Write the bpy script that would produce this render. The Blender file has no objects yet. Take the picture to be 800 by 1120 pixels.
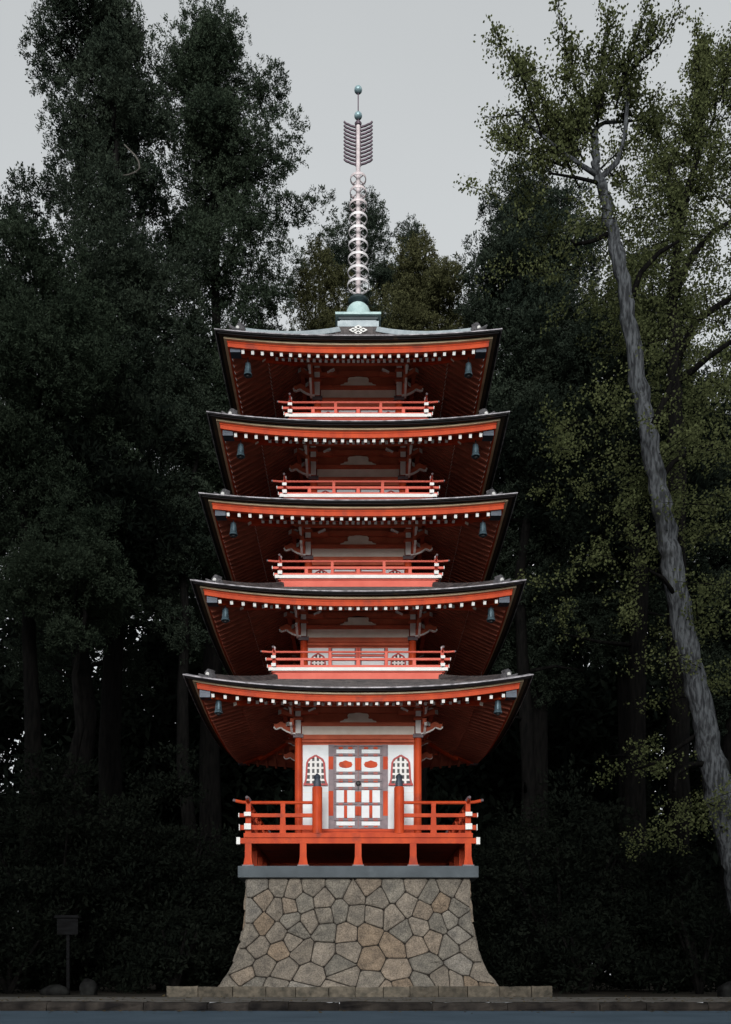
import bpy, math, random
import numpy as np
from mathutils import Vector, Matrix

PI = math.pi
scene = bpy.context.scene
COL = scene.collection
rnd = random.Random(7)

# ------------------------------------------------------------------ view
CAM_Y, CAM_Z, F = -20.0, 0.4, 1050.0
VX, VY = 392.0, 1066.0

def at(px, py, d):
    """world point seen at a spot of the photograph, d metres in front of the camera"""
    return Vector(((px - VX) * d / F, CAM_Y + d, CAM_Z + (VY - py) * d / F))

# ------------------------------------------------------------------ materials
def new_mat(name):
    m = bpy.data.materials.new(name)
    m.use_nodes = True
    nt = m.node_tree
    for n in list(nt.nodes):
        nt.nodes.remove(n)
    out = nt.nodes.new('ShaderNodeOutputMaterial')
    b = nt.nodes.new('ShaderNodeBsdfPrincipled')
    nt.links.new(b.outputs[0], out.inputs[0])
    return m, nt, b, out

def setcol(sock, c):
    sock.default_value = (c[0], c[1], c[2], 1)

def mat(name, c1, c2=None, rough=0.6, scale=6.0, bump=0.0, bump_scale=None, metal=0.0, stretch=(1, 1, 1), spec=0.4,
        detail=6, lo=0.35, hi=0.65, island=0.0, dirt=None):
    m, nt, b, out = new_mat(name)
    N, L = nt.nodes, nt.links
    c2 = c2 or tuple(x * 0.7 for x in c1)
    tc = N.new('ShaderNodeTexCoord')
    mp = N.new('ShaderNodeMapping'); mp.inputs['Scale'].default_value = stretch
    L.new(tc.outputs['Object'], mp.inputs[0])
    no = N.new('ShaderNodeTexNoise'); no.inputs['Scale'].default_value = scale; no.inputs['Detail'].default_value = detail
    L.new(mp.outputs[0], no.inputs['Vector'])
    r = N.new('ShaderNodeValToRGB')
    r.color_ramp.elements[0].position = lo; r.color_ramp.elements[1].position = hi
    r.color_ramp.elements[0].color = (*c2, 1); r.color_ramp.elements[1].color = (*c1, 1)
    L.new(no.outputs[0], r.inputs[0])
    src = r.outputs[0]
    if island > 0:
        g = N.new('ShaderNodeNewGeometry')
        mr = N.new('ShaderNodeMapRange'); mr.inputs[3].default_value = 1 - island; mr.inputs[4].default_value = 1 + island
        L.new(g.outputs['Random Per Island'], mr.inputs[0])
        hs = N.new('ShaderNodeHueSaturation')
        L.new(mr.outputs[0], hs.inputs['Value']); L.new(src, hs.inputs['Color'])
        src = hs.outputs[0]
    if dirt:
        n2 = N.new('ShaderNodeTexNoise'); n2.inputs['Scale'].default_value = dirt[1]; n2.inputs['Detail'].default_value = 8
        L.new(tc.outputs['Object'], n2.inputs['Vector'])
        r2 = N.new('ShaderNodeValToRGB'); r2.color_ramp.elements[0].position = dirt[2]; r2.color_ramp.elements[1].position = dirt[2] + 0.12
        r2.color_ramp.elements[0].color = (0, 0, 0, 1); r2.color_ramp.elements[1].color = (1, 1, 1, 1)
        L.new(n2.outputs[0], r2.inputs[0])
        mx = N.new('ShaderNodeMix'); mx.data_type = 'RGBA'
        L.new(r2.outputs[0], mx.inputs[0]); L.new(src, mx.inputs[6]); mx.inputs[7].default_value = (*dirt[0], 1)
        src = mx.outputs[2]
    L.new(src, b.inputs['Base Color'])
    b.inputs['Roughness'].default_value = rough
    b.inputs['Metallic'].default_value = metal
    b.inputs['Specular IOR Level'].default_value = spec
    if bump > 0:
        n3 = N.new('ShaderNodeTexNoise'); n3.inputs['Scale'].default_value = bump_scale or scale * 4; n3.inputs['Detail'].default_value = 8
        L.new(mp.outputs[0], n3.inputs['Vector'])
        bp = N.new('ShaderNodeBump'); bp.inputs['Strength'].default_value = bump; bp.inputs['Distance'].default_value = 0.03
        L.new(n3.outputs[0], bp.inputs['Height']); L.new(bp.outputs[0], b.inputs['Normal'])
    return m

def leaf_mat(name, dark, light, vscale=0.55, trans=0.22):
    m, nt, b, out = new_mat(name)
    N, L = nt.nodes, nt.links
    nt.nodes.remove(b)
    g = N.new('ShaderNodeNewGeometry')
    tc = N.new('ShaderNodeTexCoord')
    no = N.new('ShaderNodeTexNoise'); no.inputs['Scale'].default_value = vscale; no.inputs['Detail'].default_value = 3
    L.new(tc.outputs['Object'], no.inputs['Vector'])
    ad = N.new('ShaderNodeMath'); ad.operation = 'MULTIPLY_ADD'; ad.inputs[1].default_value = 0.45
    L.new(g.outputs['Random Per Island'], ad.inputs[0])
    mr = N.new('ShaderNodeMapRange'); mr.inputs[1].default_value = 0.3; mr.inputs[2].default_value = 0.7; mr.inputs[3].default_value = 0; mr.inputs[4].default_value = 0.55
    L.new(no.outputs[0], mr.inputs[0]); L.new(mr.outputs[0], ad.inputs[2])
    mx = N.new('ShaderNodeMix'); mx.data_type = 'RGBA'
    mx.inputs[6].default_value = (*dark, 1); mx.inputs[7].default_value = (*light, 1)
    L.new(ad.outputs[0], mx.inputs[0])
    d = N.new('ShaderNodeBsdfDiffuse'); t = N.new('ShaderNodeBsdfTranslucent'); ms = N.new('ShaderNodeMixShader')
    L.new(mx.outputs[2], d.inputs[0]); L.new(mx.outputs[2], t.inputs[0])
    ms.inputs[0].default_value = trans
    L.new(d.outputs[0], ms.inputs[1]); L.new(t.outputs[0], ms.inputs[2])
    L.new(ms.outputs[0], out.inputs[0])
    return m

M = {}
M['red'] = mat('vermilion paint', (0.54, 0.066, 0.015), (0.40, 0.042, 0.011), rough=0.6, spec=0.2, scale=3.5, stretch=(1.6, 1.6, .8), bump=0.10, bump_scale=30, dirt=((0.26, 0.040, 0.022), 3.0, 0.60))
M['red_up'] = mat('vermilion paint washed by light', (0.70, 0.145, 0.100), (0.62, 0.110, 0.074), rough=0.55, spec=0.25, scale=3, bump=0.05, bump_scale=30)  # the vermilion with its washing-out by light put into the colour
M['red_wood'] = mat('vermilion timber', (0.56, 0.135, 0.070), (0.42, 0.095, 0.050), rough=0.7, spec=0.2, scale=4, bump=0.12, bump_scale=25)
M['soffit_wood'] = mat('shade-darkened soffit timber', (0.36, 0.100, 0.060), (0.25, 0.070, 0.044), rough=0.75, spec=0.15, scale=4, stretch=(1, 1, 1), bump=0.12, bump_scale=25)  # the vermilion timber with the shade under the eaves painted into its colour
M['white'] = mat('white paint', (0.80, 0.80, 0.78), (0.70, 0.70, 0.68), rough=0.6, scale=5)
M['plaster'] = mat('white plaster', (0.76, 0.81, 0.83), (0.68, 0.73, 0.75), rough=0.85, scale=4, bump=0.03)
M['cream'] = mat('cream paint', (0.80, 0.74, 0.66), (0.70, 0.63, 0.54), rough=0.7, scale=5)
M['grey_trim'] = mat('purple grey metal trim', (0.14, 0.105, 0.115), (0.09, 0.07, 0.08), rough=0.5, scale=12, metal=0.2)
M['black'] = mat('black iron', (0.012, 0.012, 0.014), rough=0.5, scale=10)
M['lattice_red'] = mat('crimson frame paint', (0.42, 0.02, 0.018), rough=0.5)
M['shingle'] = mat('weathered roof shingles', (0.085, 0.070, 0.068), (0.030, 0.026, 0.028), rough=0.55, scale=5, stretch=(1, 1, 5), bump=0.5, bump_scale=18, spec=0.5, island=0.0)
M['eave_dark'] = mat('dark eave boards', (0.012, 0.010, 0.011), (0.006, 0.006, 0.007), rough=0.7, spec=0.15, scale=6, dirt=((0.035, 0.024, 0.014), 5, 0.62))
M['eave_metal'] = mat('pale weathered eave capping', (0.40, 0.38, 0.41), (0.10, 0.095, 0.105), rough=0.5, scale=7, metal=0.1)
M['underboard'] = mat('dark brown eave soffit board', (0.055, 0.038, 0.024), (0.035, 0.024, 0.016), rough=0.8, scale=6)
M['gold'] = mat('pale gilt strip', (0.62, 0.50, 0.33), (0.46, 0.36, 0.22), rough=0.5, scale=4)
M['blue_metal'] = mat('blue grey metal cap', (0.055, 0.068, 0.090), (0.038, 0.048, 0.066), rough=0.45, scale=8, metal=0.3)
M['bronze'] = mat('verdigris bronze', (0.10, 0.155, 0.185), (0.05, 0.08, 0.10), rough=0.4, scale=14, metal=0.45)
M['patina'] = mat('pale green copper patina', (0.46, 0.61, 0.60), (0.34, 0.48, 0.48), rough=0.6, scale=8)
M['patina_grey'] = mat('grey patina sheet', (0.42, 0.48, 0.51), (0.32, 0.38, 0.41), rough=0.6, scale=8)
M['patina_dark'] = mat('dark copper', (0.035, 0.055, 0.060), (0.02, 0.03, 0.035), rough=0.5, scale=8)
M['ball'] = mat('blue green copper ball', (0.28, 0.40, 0.43), (0.19, 0.29, 0.32), rough=0.4, scale=14, metal=0.3)
M['spire'] = mat('pinkish grey spire metal', (0.62, 0.55, 0.56), (0.48, 0.42, 0.43), rough=0.5, scale=9, metal=0.15)
M['spire_white'] = mat('whitish spire ring metal', (0.74, 0.72, 0.73), (0.58, 0.56, 0.58), rough=0.5, scale=9, metal=0.15)
M['spire_dark'] = mat('dark purple spire metal', (0.10, 0.065, 0.09), (0.06, 0.04, 0.055), rough=0.5, scale=9, metal=0.2)
M['ornament'] = mat('grey ridge tile', (0.115, 0.11, 0.118), (0.05, 0.05, 0.054), rough=0.6, scale=12, bump=0.2)
M['stone'] = mat('rough granite', (0.245, 0.212, 0.172), (0.135, 0.119, 0.101), rough=0.95, scale=6, bump=1.0, bump_scale=13, island=0.13, spec=0.15, detail=12, lo=.30, hi=.70)
def stone_palette(m):
    """every stone its own tint: tan, ochre, brown grey, blue grey"""
    nt = m.node_tree; N, L = nt.nodes, nt.links
    b = [n for n in N if n.type == 'BSDF_PRINCIPLED'][0]
    src = b.inputs['Base Color'].links[0].from_socket
    g = N.new('ShaderNodeNewGeometry'); w = N.new('ShaderNodeTexWhiteNoise'); w.noise_dimensions = '1D'
    L.new(g.outputs['Random Per Island'], w.inputs['W'])
    r = N.new('ShaderNodeValToRGB'); r.color_ramp.interpolation = 'CONSTANT'
    cols = [(0, (1.0, 1.0, 1.0)), (.30, (1.05, .99, .94)), (.46, (.90, .92, .93)), (.64, (.90, .95, .98)), (.76, (1.10, .98, .87)), (.86, (.90, .90, .90)), (.93, (1.06, 1.12, 1.18))]
    while len(r.color_ramp.elements) < len(cols): r.color_ramp.elements.new(.5)
    for e, (p, c) in zip(r.color_ramp.elements, cols): e.position = p; e.color = (*c, 1)
    L.new(w.outputs[0], r.inputs[0])
    mx = N.new('ShaderNodeMix'); mx.data_type = 'RGBA'; mx.blend_type = 'MULTIPLY'; mx.inputs[0].default_value = 1
    L.new(src, mx.inputs[6]); L.new(r.outputs[0], mx.inputs[7])
    tc = N.new('ShaderNodeTexCoord'); v = N.new('ShaderNodeTexNoise'); v.inputs['Scale'].default_value = 45; v.inputs['Detail'].default_value = 6
    L.new(tc.outputs['Object'], v.inputs['Vector'])
    mr = N.new('ShaderNodeMapRange'); mr.inputs[1].default_value = .35; mr.inputs[2].default_value = .65; mr.inputs[3].default_value = .62; mr.inputs[4].default_value = 1.22
    L.new(v.outputs[0], mr.inputs[0])
    m2 = N.new('ShaderNodeMix'); m2.data_type = 'RGBA'; m2.blend_type = 'MULTIPLY'; m2.inputs[0].default_value = 1
    L.new(mx.outputs[2], m2.inputs[6]); L.new(mr.outputs[0], m2.inputs[7])
    L.new(m2.outputs[2], b.inputs['Base Color'])
stone_palette(M['stone'])
M['stone_low'] = mat('mossy border granite', (0.145, 0.125, 0.098), (0.070, 0.064, 0.052), rough=0.9, scale=8, bump=0.9, bump_scale=20, island=0.25, dirt=((0.060, 0.070, 0.055), 1.5, 0.6), spec=0.03)
M['mortar'] = mat('dark joint', (0.035, 0.03, 0.026), rough=1, scale=8, spec=0.03)
M['slab'] = mat('bluish grey concrete', (0.085, 0.102, 0.115), (0.060, 0.073, 0.083), rough=0.85, scale=2.2, bump=0.15, bump_scale=30, dirt=((0.125, 0.145, 0.16), 1.2, 0.6))
M['asphalt'] = mat('asphalt', (0.084, 0.118, 0.152), (0.064, 0.092, 0.120), rough=0.9, scale=1.2, bump=0.6, bump_scale=60, dirt=((0.056, 0.078, 0.100), 0.7, 0.62), spec=0.03)
M['kerb'] = mat('dark weathered kerb stone', (0.045, 0.039, 0.034), (0.012, 0.011, 0.011), rough=0.9, scale=3, bump=0.9, bump_scale=14, island=0.5, spec=0.03)
M['earth'] = mat('packed earth', (0.050, 0.044, 0.036), (0.026, 0.024, 0.020), rough=1, scale=0.9, bump=0.6, bump_scale=15, spec=0.03)
M['bounce_pale'] = mat('pale light bounce sheet', (0.60, 0.58, 0.55), (0.48, 0.465, 0.44), rough=1, scale=3, bump=0.5, bump_scale=60, spec=0.05)  # colour of the added sheet that bounces light, kept out of view
M['verge'] = mat('compacted grit', (0.17, 0.16, 0.145), (0.10, 0.095, 0.085), rough=1, scale=2.5, bump=0.6, bump_scale=40, spec=0.03)
M['bark_dark'] = mat('dark conifer bark', (0.009, 0.0085, 0.008), (0.004, 0.004, 0.004), rough=1, scale=5, stretch=(3, 3, 0.5), bump=1.0, bump_scale=12, spec=0.03)
M['bark_pale'] = mat('pale grey ginkgo bark', (0.096, 0.104, 0.112), (0.030, 0.032, 0.035), rough=1, scale=9, stretch=(2.2, 2.2, 0.40), bump=1.0, bump_scale=9, lo=0.40, hi=0.60, detail=12, dirt=((0.020, 0.021, 0.021), 1.7, 0.58), spec=0.03)
M['dead_limb'] = mat('bleached dead wood', (0.10, 0.095, 0.085), (0.06, 0.055, 0.05), rough=1, scale=5, spec=0.03)
M['sign_wood'] = mat('grey weathered wood', (0.012, 0.0125, 0.0135), (0.007, 0.007, 0.0075), rough=0.9, scale=6, stretch=(1, 1, 4), spec=0.03)
M['rock'] = mat('grey garden rock', (0.024, 0.025, 0.024), (0.010, 0.010, 0.010), rough=0.95, scale=5, bump=0.8, bump_scale=14, spec=0.03)
M['leaf_dark'] = leaf_mat('dark cypress foliage', (0.008, 0.0135, 0.011), (0.046, 0.06, 0.042))
M['leaf_mid'] = leaf_mat('green conifer foliage', (0.009, 0.0155, 0.011), (0.052, 0.07, 0.046))
M['leaf_olive'] = leaf_mat('olive foliage', (0.018, 0.022, 0.011), (0.095, 0.097, 0.046))
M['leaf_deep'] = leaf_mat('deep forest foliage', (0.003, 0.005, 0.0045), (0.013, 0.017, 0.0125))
M['leaf_ginkgo'] = leaf_mat('ginkgo leaves', (0.028, 0.037, 0.016), (0.132, 0.15, 0.066), trans=0.3)
M['leaf_litter'] = leaf_mat('fallen leaves', (0.05, 0.035, 0.018), (0.13, 0.10, 0.05))
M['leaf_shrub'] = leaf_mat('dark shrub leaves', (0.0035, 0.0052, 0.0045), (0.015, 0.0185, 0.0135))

# ------------------------------------------------------------------ mesh builder
class MB:
    def __init__(self):
        self.v, self.f, self.m = [], [], []
    def add(self, vs, fs, mi=0, mx=None):
        o = len(self.v)
        for p in vs:
            p = Vector(p)
            if mx is not None:
                p = mx @ p
            self.v.append(p)
        for f in fs:
            self.f.append([o + i for i in f]); self.m.append(mi)
        return self
    def box(self, c, s, mi=0, mx=None, front=None, taper=1.0):
        """axis box centred on c, size s; front: material of the -Y face"""
        x, y, z = (k / 2 for k in s)
        vs = []
        for dz in (-1, 1):
            t = taper if dz > 0 else 1.0
            for dx, dy in ((-1, -1), (1, -1), (1, 1), (-1, 1)):
                vs.append((c[0] + dx * x * t, c[1] + dy * y * t, c[2] + dz * z))
        fs = [(3, 2, 1, 0), (4, 5, 6, 7), (1, 2, 6, 5), (2, 3, 7, 6), (3, 0, 4, 7)]
        self.add(vs, fs, mi, mx)
        o = len(self.v) - 8
        self.f.append([o + i for i in (0, 1, 5, 4)]); self.m.append(mi if front is None else front)
        return self
    def bar(self, p0, p1, w, h, mi=0, mx=None, cap0=None, cap1=None, up=(0, 0, 1)):
        p0, p1 = Vector(p0), Vector(p1)
        d = (p1 - p0).normalized(); s = d.cross(Vector(up)).normalized(); u = s.cross(d)
        vs = []
        for p in (p0, p1):
            for a, b in ((-1, -1), (1, -1), (1, 1), (-1, 1)):
                vs.append(p + s * (a * w / 2) + u * (b * h / 2))
        self.add(vs, [(0, 1, 5, 4), (1, 2, 6, 5), (2, 3, 7, 6), (3, 0, 4, 7)], mi, mx)
        o = len(self.v) - 8
        self.f.append([o + 3, o + 2, o + 1, o]); self.m.append(mi if cap0 is None else cap0)
        self.f.append([o + 4, o + 5, o + 6, o + 7]); self.m.append(mi if cap1 is None else cap1)
        return self
    def tube(self, pts, rad, n=8, mi=0, mx=None, wob=0.0, rng=None):
        pts = [Vector(p) for p in pts]
        if not isinstance(rad, (list, tuple)):
            rad = [rad] * len(pts)
        vs, fs = [], []
        ref = Vector((0.31, 0.17, 0.93))
        for i, p in enumerate(pts):
            d = (pts[min(i + 1, len(pts) - 1)] - pts[max(i - 1, 0)]).normalized()
            if abs(d.dot(ref)) > 0.98:
                ref = Vector((1, 0, 0))
            s = d.cross(ref).normalized(); u = s.cross(d)
            for k in range(n):
                a = 2 * PI * k / n
                r = rad[i] * (1 + (rng.uniform(-wob, wob) if rng else 0))
                vs.append(p + s * (math.cos(a) * r) + u * (math.sin(a) * r))
        for i in range(len(pts) - 1):
            for k in range(n):
                a, b = i * n + k, i * n + (k + 1) % n
                fs.append((a, b, b + n, a + n))
        fs.append(tuple(range(n - 1, -1, -1))); fs.append(tuple((len(pts) - 1) * n + k for k in range(n)))
        return self.add(vs, fs, mi, mx)
    def lathe(self, prof, c, n=20, mi=0, mx=None):
        vs, fs = [], []
        for r, z in prof:
            for k in range(n):
                a = 2 * PI * k / n
                vs.append((c[0] + r * math.cos(a), c[1] + r * math.sin(a), c[2] + z))
        for i in range(len(prof) - 1):
            for k in range(n):
                a, b = i * n + k, i * n + (k + 1) % n
                fs.append((a, b, b + n, a + n))
        fs.append(tuple(range(n - 1, -1, -1))); fs.append(tuple((len(prof) - 1) * n + k for k in range(n)))
        return self.add(vs, fs, mi, mx)
    def plate(self, poly, y0, y1, mi=0, mx=None):
        """polygon in x,z extruded from y0 to y1"""
        n = len(poly)
        vs = [(x, y0, z) for x, z in poly] + [(x, y1, z) for x, z in poly]
        fs = [tuple(range(n)), tuple(range(2 * n - 1, n - 1, -1))]
        for i in range(n):
            j = (i + 1) % n
            fs.append((i, i + n, j + n, j))
        return self.add(vs, fs, mi, mx)
    def build(self, name, mats, parent=None, org=(0, 0, 0), smooth=False):
        me = bpy.data.meshes.new(name)
        org = Vector(org)
        me.from_pydata([tuple(p - org) for p in self.v], [], self.f)
        for m in (mats if isinstance(mats, (list, tuple)) else [mats]):
            me.materials.append(M[m])
        me.polygons.foreach_set('material_index', self.m)
        if smooth:
            me.polygons.foreach_set('use_smooth', [True] * len(self.f))
        me.update()
        o = bpy.data.objects.new(name, me)
        COL.objects.link(o)
        if parent is not None:
            o.parent = parent
        else:
            o.location = org
        return o

def tag(o, label=None, cat=None, group=None, kind=None):
    if label: o['label'] = label
    if cat: o['category'] = cat
    if group: o['group'] = group
    if kind: o['kind'] = kind
    return o

def empty(name, loc, label=None, cat=None, group=None):
    o = bpy.data.objects.new(name, None); COL.objects.link(o)
    o.location = loc; o.empty_display_size = 0.3
    return tag(o, label, cat, group)

def RZ(k):
    return Matrix.Rotation(k * PI / 2, 4, 'Z')

# ------------------------------------------------------------------ the pagoda
PORG = (0, 0, 2.415)
pagoda = empty('pagoda', PORG, 'five storey vermilion pagoda with white rafter tips and tall ringed spire', 'pagoda')
def part(mb, name, mats, parent=None, smooth=False):
    if parent is None:
        return mb.build(name, mats, pagoda, PORG, smooth)
    o = mb.build(name, mats, parent, PORG, smooth)
    return o

TIERS = [
    # e eave half, ze eave top at mid side, up corner lift, w pillar half, b railing post half, zf deck top, zt roof top at its upper end, zs soffit at wall, o2 second rafter row, zb cream band, rail height
    dict(e=3.08, ze=5.46, up=.23, w=1.17, b=2.05, zf=3.03, zs=5.80, o2=-.08, zb=5.185, rh=.586),
    dict(e=2.97, ze=7.204, up=.20, w=1.07, b=1.61, zf=6.24, zs=7.70, o2=.0, zb=7.12, rh=.34),
    dict(e=2.84, ze=8.882, up=.13, w=0.985, b=1.498, zf=8.05, zs=9.35, o2=-.02, zb=8.745, rh=.315),
    dict(e=2.72, ze=10.365, up=.17, w=0.886, b=1.416, zf=9.645, zs=11.0, o2=.07, zb=10.37, rh=.30),
    dict(e=2.60, ze=11.984, up=.12, w=0.813, b=1.317, zf=11.25, zs=12.62, o2=.07, zb=11.99, rh=.285),
]
for i, t in enumerate(TIERS):
    if i < 4:
        n = TIERS[i + 1]
        t['t'] = n['b'] - 0.02; t['zt'] = n['zf'] - 0.17
    else:
        t['t'] = 0.42; t['zt'] = 13.50

def roof_rise(t, s):
    v = s / (t['e'] - t['t'])
    R = t['zt'] - t['ze']
    return R * (0.74 * v + 0.26 * v * v)
def lift(t, x, s):
    a = max(t['e'] - s, 0.01)
    u = min(abs(x) / a, 1.0)
    v = min(s / (t['e'] - t['t']), 1)
    return t['up'] * (u ** 2.3) * (1 - v) ** 1.6

S1, S2, SF = 0.26, 0.88, 0.19

def roof(t, ti):
    e, ze = t['e'], t['ze']
    run = e - t['t']
    r = MB(); NU, NV = 28, 18
    for k in range(4):
        mx = RZ(k)
        vs, fs = [], []
        for q in range(2 * NV):                      # stepped shingle courses
            s = run * ((q + 1) // 2) / NV
            dz = 0.016 if (q % 2 == 0 and q > 0) else 0.0
            for i in range(NU + 1):
                u = -1 + 2 * i / NU
                a = e - s
                vs.append((u * a, -a, ze + dz + roof_rise(t, s) + lift(t, u * a, s)))
        for j in range(2 * NV - 1):
            for i in range(NU):
                p = j * (NU + 1) + i
                fs.append((p, p + 1, p + NU + 2, p + NU + 1))
        r.add(vs, fs, 0, mx)
    ro = part(r, 'roof', ['shingle'])
    # raised shingle courses near the eave give the surface its broken, stepped edge
    # eave edge : pale capping + dark layered boards + dark under-board back to the fascia
    ed = MB()
    NU = 30
    def strip(prof, mi, k):
        """prof: list of (inset, dz) swept along the side"""
        vs, fs = [], []
        for s, dz in prof:
            for i in range(NU + 1):
                u = -1 + 2 * i / NU
                a = e - s
                vs.append((u * a, -a, ze + dz + lift(t, u * e, 0)))
        for j in range(len(prof) - 1):
            for i in range(NU):
                p = j * (NU + 1) + i
                fs.append((p + NU + 1, p + NU + 2, p + 1, p))
        return vs, fs
    for k in range(4):
        vs, fs = strip([(0.05, .03), (-.012, .006), (-.012, -.011), (0.02, -.011)], 0, k); ed.add(vs, fs, 0, RZ(k))
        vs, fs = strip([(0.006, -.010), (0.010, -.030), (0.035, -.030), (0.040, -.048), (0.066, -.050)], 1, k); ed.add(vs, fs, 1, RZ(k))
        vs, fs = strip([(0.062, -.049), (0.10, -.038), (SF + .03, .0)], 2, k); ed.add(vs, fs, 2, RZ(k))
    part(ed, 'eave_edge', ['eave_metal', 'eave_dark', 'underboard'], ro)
    # fascia : gilt strip on a vermilion board
    fa = MB()
    for k in range(4):
        vs, fs = strip([(SF, -.042), (SF - .050, -.044), (SF - .050, -.076), (SF + .01, -.078)], 0, k); fa.add(vs, fs, 1, RZ(k))
        vs, fs = strip([(SF + .004, -.072), (SF + .004, -.110), (SF + .014, -.112), (SF + .018, -.185), (SF + .075, -.190), (SF + .075, -.11)], 0, k); fa.add(vs, fs, 0, RZ(k))
    part(fa, 'fascia', ['red', 'gold'], ro)
    # soffit : boards, two rows of rafters with white ends
    so = MB()
    def zfly(s):   # underside of flying rafters
        return ze - .235 + (s - S1) * ((t['o2'] + .05 + .235) / (S2 - S1))
    sw = e - t['w'] + 0.10
    def zbase(s):
        return ze + t['o2'] + (s - S2) * ((t['zs'] - ze - t['o2']) / (e - t['w'] - S2))
    h1, h2 = 0.062, 0.066
    for k in range(4):
        mx = RZ(k)
        for s0, s1, zf, h in ((SF + .05, S2 + .05, zfly, h1), (S2 - .03, sw, zbase, h2)):
            vs, fs = [], []
            for s in (s0, (s0 + s1) / 2, s1):
                for i in range(NU + 1):
                    u = -1 + 2 * i / NU
                    a = e - s
                    vs.append((u * a, -a, zf(s) + h + lift(t, u * a, s)))
            for j in range(2):
                for i in range(NU):
                    p = j * (NU + 1) + i
                    fs.append((p + NU + 1, p + NU + 2, p + 1, p))
            so.add(vs, fs, 0, mx)
        # kioi beam carrying the flying rafters
        NB = 16
        pts = [((-1 + 2 * i / NB) * (e - S2 + .02)) for i in range(NB + 1)]
        for x0, x1 in zip(pts[:-1], pts[1:]):
            so.bar((x0, -(e - S2 - .02), ze + t['o2'] + .085 + lift(t, x0, S2)), (x1, -(e - S2 - .02), ze + t['o2'] + .085 + lift(t, x1, S2)), .05, .045, 2, mx)
        for row in (0, 1):
            n = 13 if row == 0 else 14
            a0 = e - (S1 if row == 0 else S2)
            mxx = (a0 - .22) if row == 0 else (a0 - .17)
            for i in range(-n, n + 1):
                x = math.copysign(mxx * (abs(i) / n) ** 1.10, i)
                s0 = S1 if row == 0 else S2
                s1 = min(S2 + .06 if row == 0 else sw - .02, e - abs(x) - 0.02)
                if s1 < s0 + .04:
                    continue
                zf = zfly if row == 0 else zbase
                p0 = (x, -(e - s0), zf(s0) + h1 / 2 + lift(t, x, s0)); p1 = (x, -(e - s1), zf(s1) + h1 / 2 + lift(t, x, s1))
                so.bar(p0, p1, .052, h1, 0, mx, cap0=1)
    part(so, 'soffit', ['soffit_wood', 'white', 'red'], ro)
    # hips
    for k in range(4):
        mx = RZ(k)
        hp = MB()
        def hz(s, f): return f(s) + lift(t, e - s, s)
        sA = .34
        hp.bar((e - sA, -(e - sA), hz(sA, zfly) + .03), (e - S2 - .2, -(e - S2 - .2), hz(S2 + .2, zbase) + .06), .11, .15, 0, mx)
        hp.bar((e - S2 + .08, -(e - S2 + .08), hz(S2, zbase) - .005), (t['w'], -t['w'], t['zs'] - .02), .10, .13, 0, mx, cap0=1)
        part(hp, 'hip_rafter', ['red', 'cream'], ro)
        cp = MB()
        cp.box((0, 0, 0), (.19, .19, .155), 0, mx @ Matrix.Translation((e - sA + .0, -(e - sA + .0), hz(sA, zfly) + .035)))
        part(cp, 'hip_cap', ['blue_metal'], ro)
        rd = MB()
        pts, n = [], 9
        for i in range(n):
            s = .42 + (run - .42) * i / (n - 1)
            pts.append(Vector((e - s, -(e - s), ze + roof_rise(t, s) + lift(t, e - s, s) + .03)))
        for a, b in zip(pts[:-1], pts[1:]):
            rd.bar(a, b, .15, .08, 1, mx)
            rd.bar(a + Vector((0, 0, .045)), b + Vector((0, 0, .045)), .09, .035, 1, mx)
        part(rd, 'hip_ridge', ['shingle', 'patina_grey' if ti == 4 else 'shingle'], ro)
        # ridge-end ornament with a round white crest, and the upturned tip
        orn = MB()
        s = .40
        zc = ze + roof_rise(t, s) + lift(t, e - s, s)
        om = mx @ Matrix.Translation((e - s, -(e - s), zc)) @ Matrix.Rotation(PI / 4, 4, 'Z') @ Matrix.Scale(.78, 4)
        prof = [(-.15, 0), (-.17, .06), (-.11, .12), (-.13, .17), (-.06, .21), (0, .23), (.06, .21), (.13, .17), (.11, .12), (.17, .06), (.15, 0)]
        orn.plate(prof, -.05, .06, 0, om)
        orn.lathe([(.0, -.002), (.050, 0), (.050, .03), (.0, .032)], (0, 0, 0), 12, 1, om @ Matrix.Translation((0, -.05, .10)) @ Matrix.Rotation(PI / 2, 4, 'X'))
        orn.tube([om @ Vector((0, -.03, .03)), om @ Vector((0, -.16, .015)), om @ Vector((0, -.26, .03)), om @ Vector((0, -.31, .055))], [.05, .04, .03, .012], 8, 0)
        part(orn, 'ridge_ornament', ['ornament', 'white'], ro)
    return ro

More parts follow.
